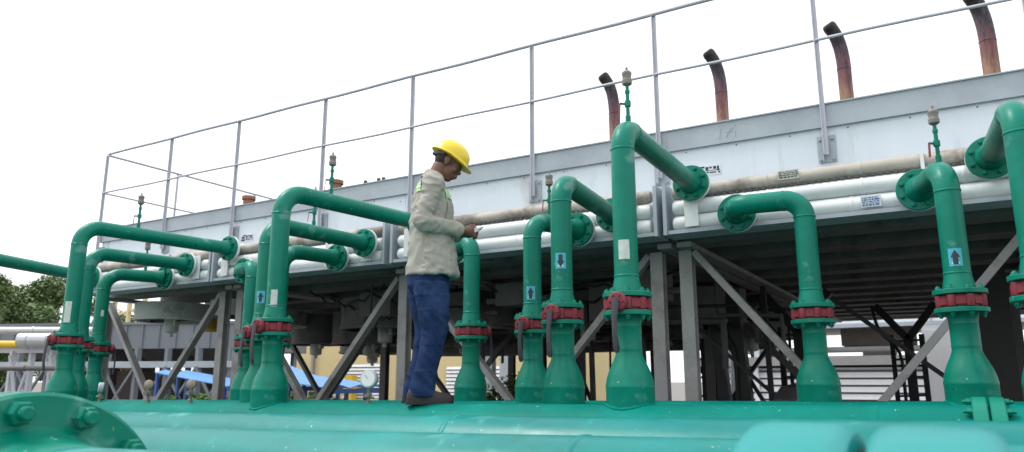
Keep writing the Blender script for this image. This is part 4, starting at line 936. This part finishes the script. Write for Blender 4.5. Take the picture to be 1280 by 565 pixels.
# jeans
def jf(p):
    k = 1.5 if p.z < .22 else (1.25 if abs(p.z - .5) < .12 or p.z > .7 else .6)
    return .004 * noise.noise(Vector((p.x * 8, p.y * 8, p.z * 5))) + .0075 * k * ridge(Vector((p.x * 7 + 3, p.y * 6, p.z * 13 + p.x * 12))) - .003
jn = [rings([(-.008, 0, .98, .135, .16), (-.008, 0, .86, .150, .172), (-.006, 0, .78, .146, .168), (.0, 0, .74, .12, .15)])]
for s in (-1, 1):
    xo = 0.004 if s < 0 else -.040
    L_ = [(.0, .80, .112), (.016, .70, .118), (.030, .58, .106), (.040, .47, .088), (.022, .38, .080), (-.002, .28, .079), (-.022, .18, .079), (-.034, .10, .083), (-.036, .05, .082)]
    jn.append(rings([(x + xo, s * .098, z, r, r * .84) for x, z, r in L_]))
fuse(jn, 'jeans', 'denim', PW, .0065, 5, folds=jf)
b = MB(); st = []
for z in range(12, 78, 3):
    zz = z / 100; st.append((.045 - abs(zz - .5) * .1, -.098 - .107 * (.84 + .12 * math.sin(zz * 4)), zz))
# shoes
for s in (-1, 1):
    xo = 0 if s < 0 else -.03; y = s * .10
    prof = [(-.135, .030, .045), (-.12, .040, .085), (-.06, .042, .105), (.0, .043, .098), (.04, .045, .080), (.08, .049, .066), (.12, .048, .060), (.15, .040, .052), (.172, .020, .034)]
    b = MB(); rg = []
    for (x, hw, h) in prof:
        rg.append([Vector((x + xo, y + hw * math.copysign(abs(math.cos(R(a))) ** .7, math.cos(R(a))), .014 + h * max(0, math.sin(R(a))) ** .8 - (.012 if math.sin(R(a)) < -.01 else 0))) for a in range(0, 360, 18)])
    b.loft(rg); q = b.build('shoe', 'shoe', None, smooth=60); q.parent = PW
    b = MB(); rg = []
    for zz, k in ((0, .96), (.006, 1.0), (.02, 1.0), (.024, .97)):
        rg.append([Vector((.017 + xo + .158 * k * math.cos(R(a)), y + (.047 + .008 * math.cos(R(a))) * k * math.sin(R(a)), zz)) for a in range(0, 360, 12)])
    b.loft(rg); q2 = b.build('sole', 'rubber', None, smooth=40); q2.parent = q
# small meter in his hands
DV = thing('handheld_meter', FEET + Matrix.Rotation(YAW, 3, 'Z') @ Vector((.305, 0, 1.18)), 'small silver handheld meter held in the worker hands', 'meter'); DV.rotation_euler = (0, R(-25), YAW)
b = MB(); b.box((0, 0, 0), (.045, .085, .03)); b.lathe([(.02, .015), (.022, .02), (.022, .034), (.018, .038)], (.0, 0, 0), (0, 0, 1), 18); b.lathe([(.010, 0), (.012, .02), (.004, .05)], (.02, 0, 0), (1, 0, .1), 12)
q = b.build('meter_body', 'device', None); q.parent = DV
b = MB(); b.box((0, -.03, .017), (.03, .02, .004)); b.box((-.005, .03, .018), (.02, .016, .006)); q = b.build('meter_screen', 'ink', None); q.parent = DV
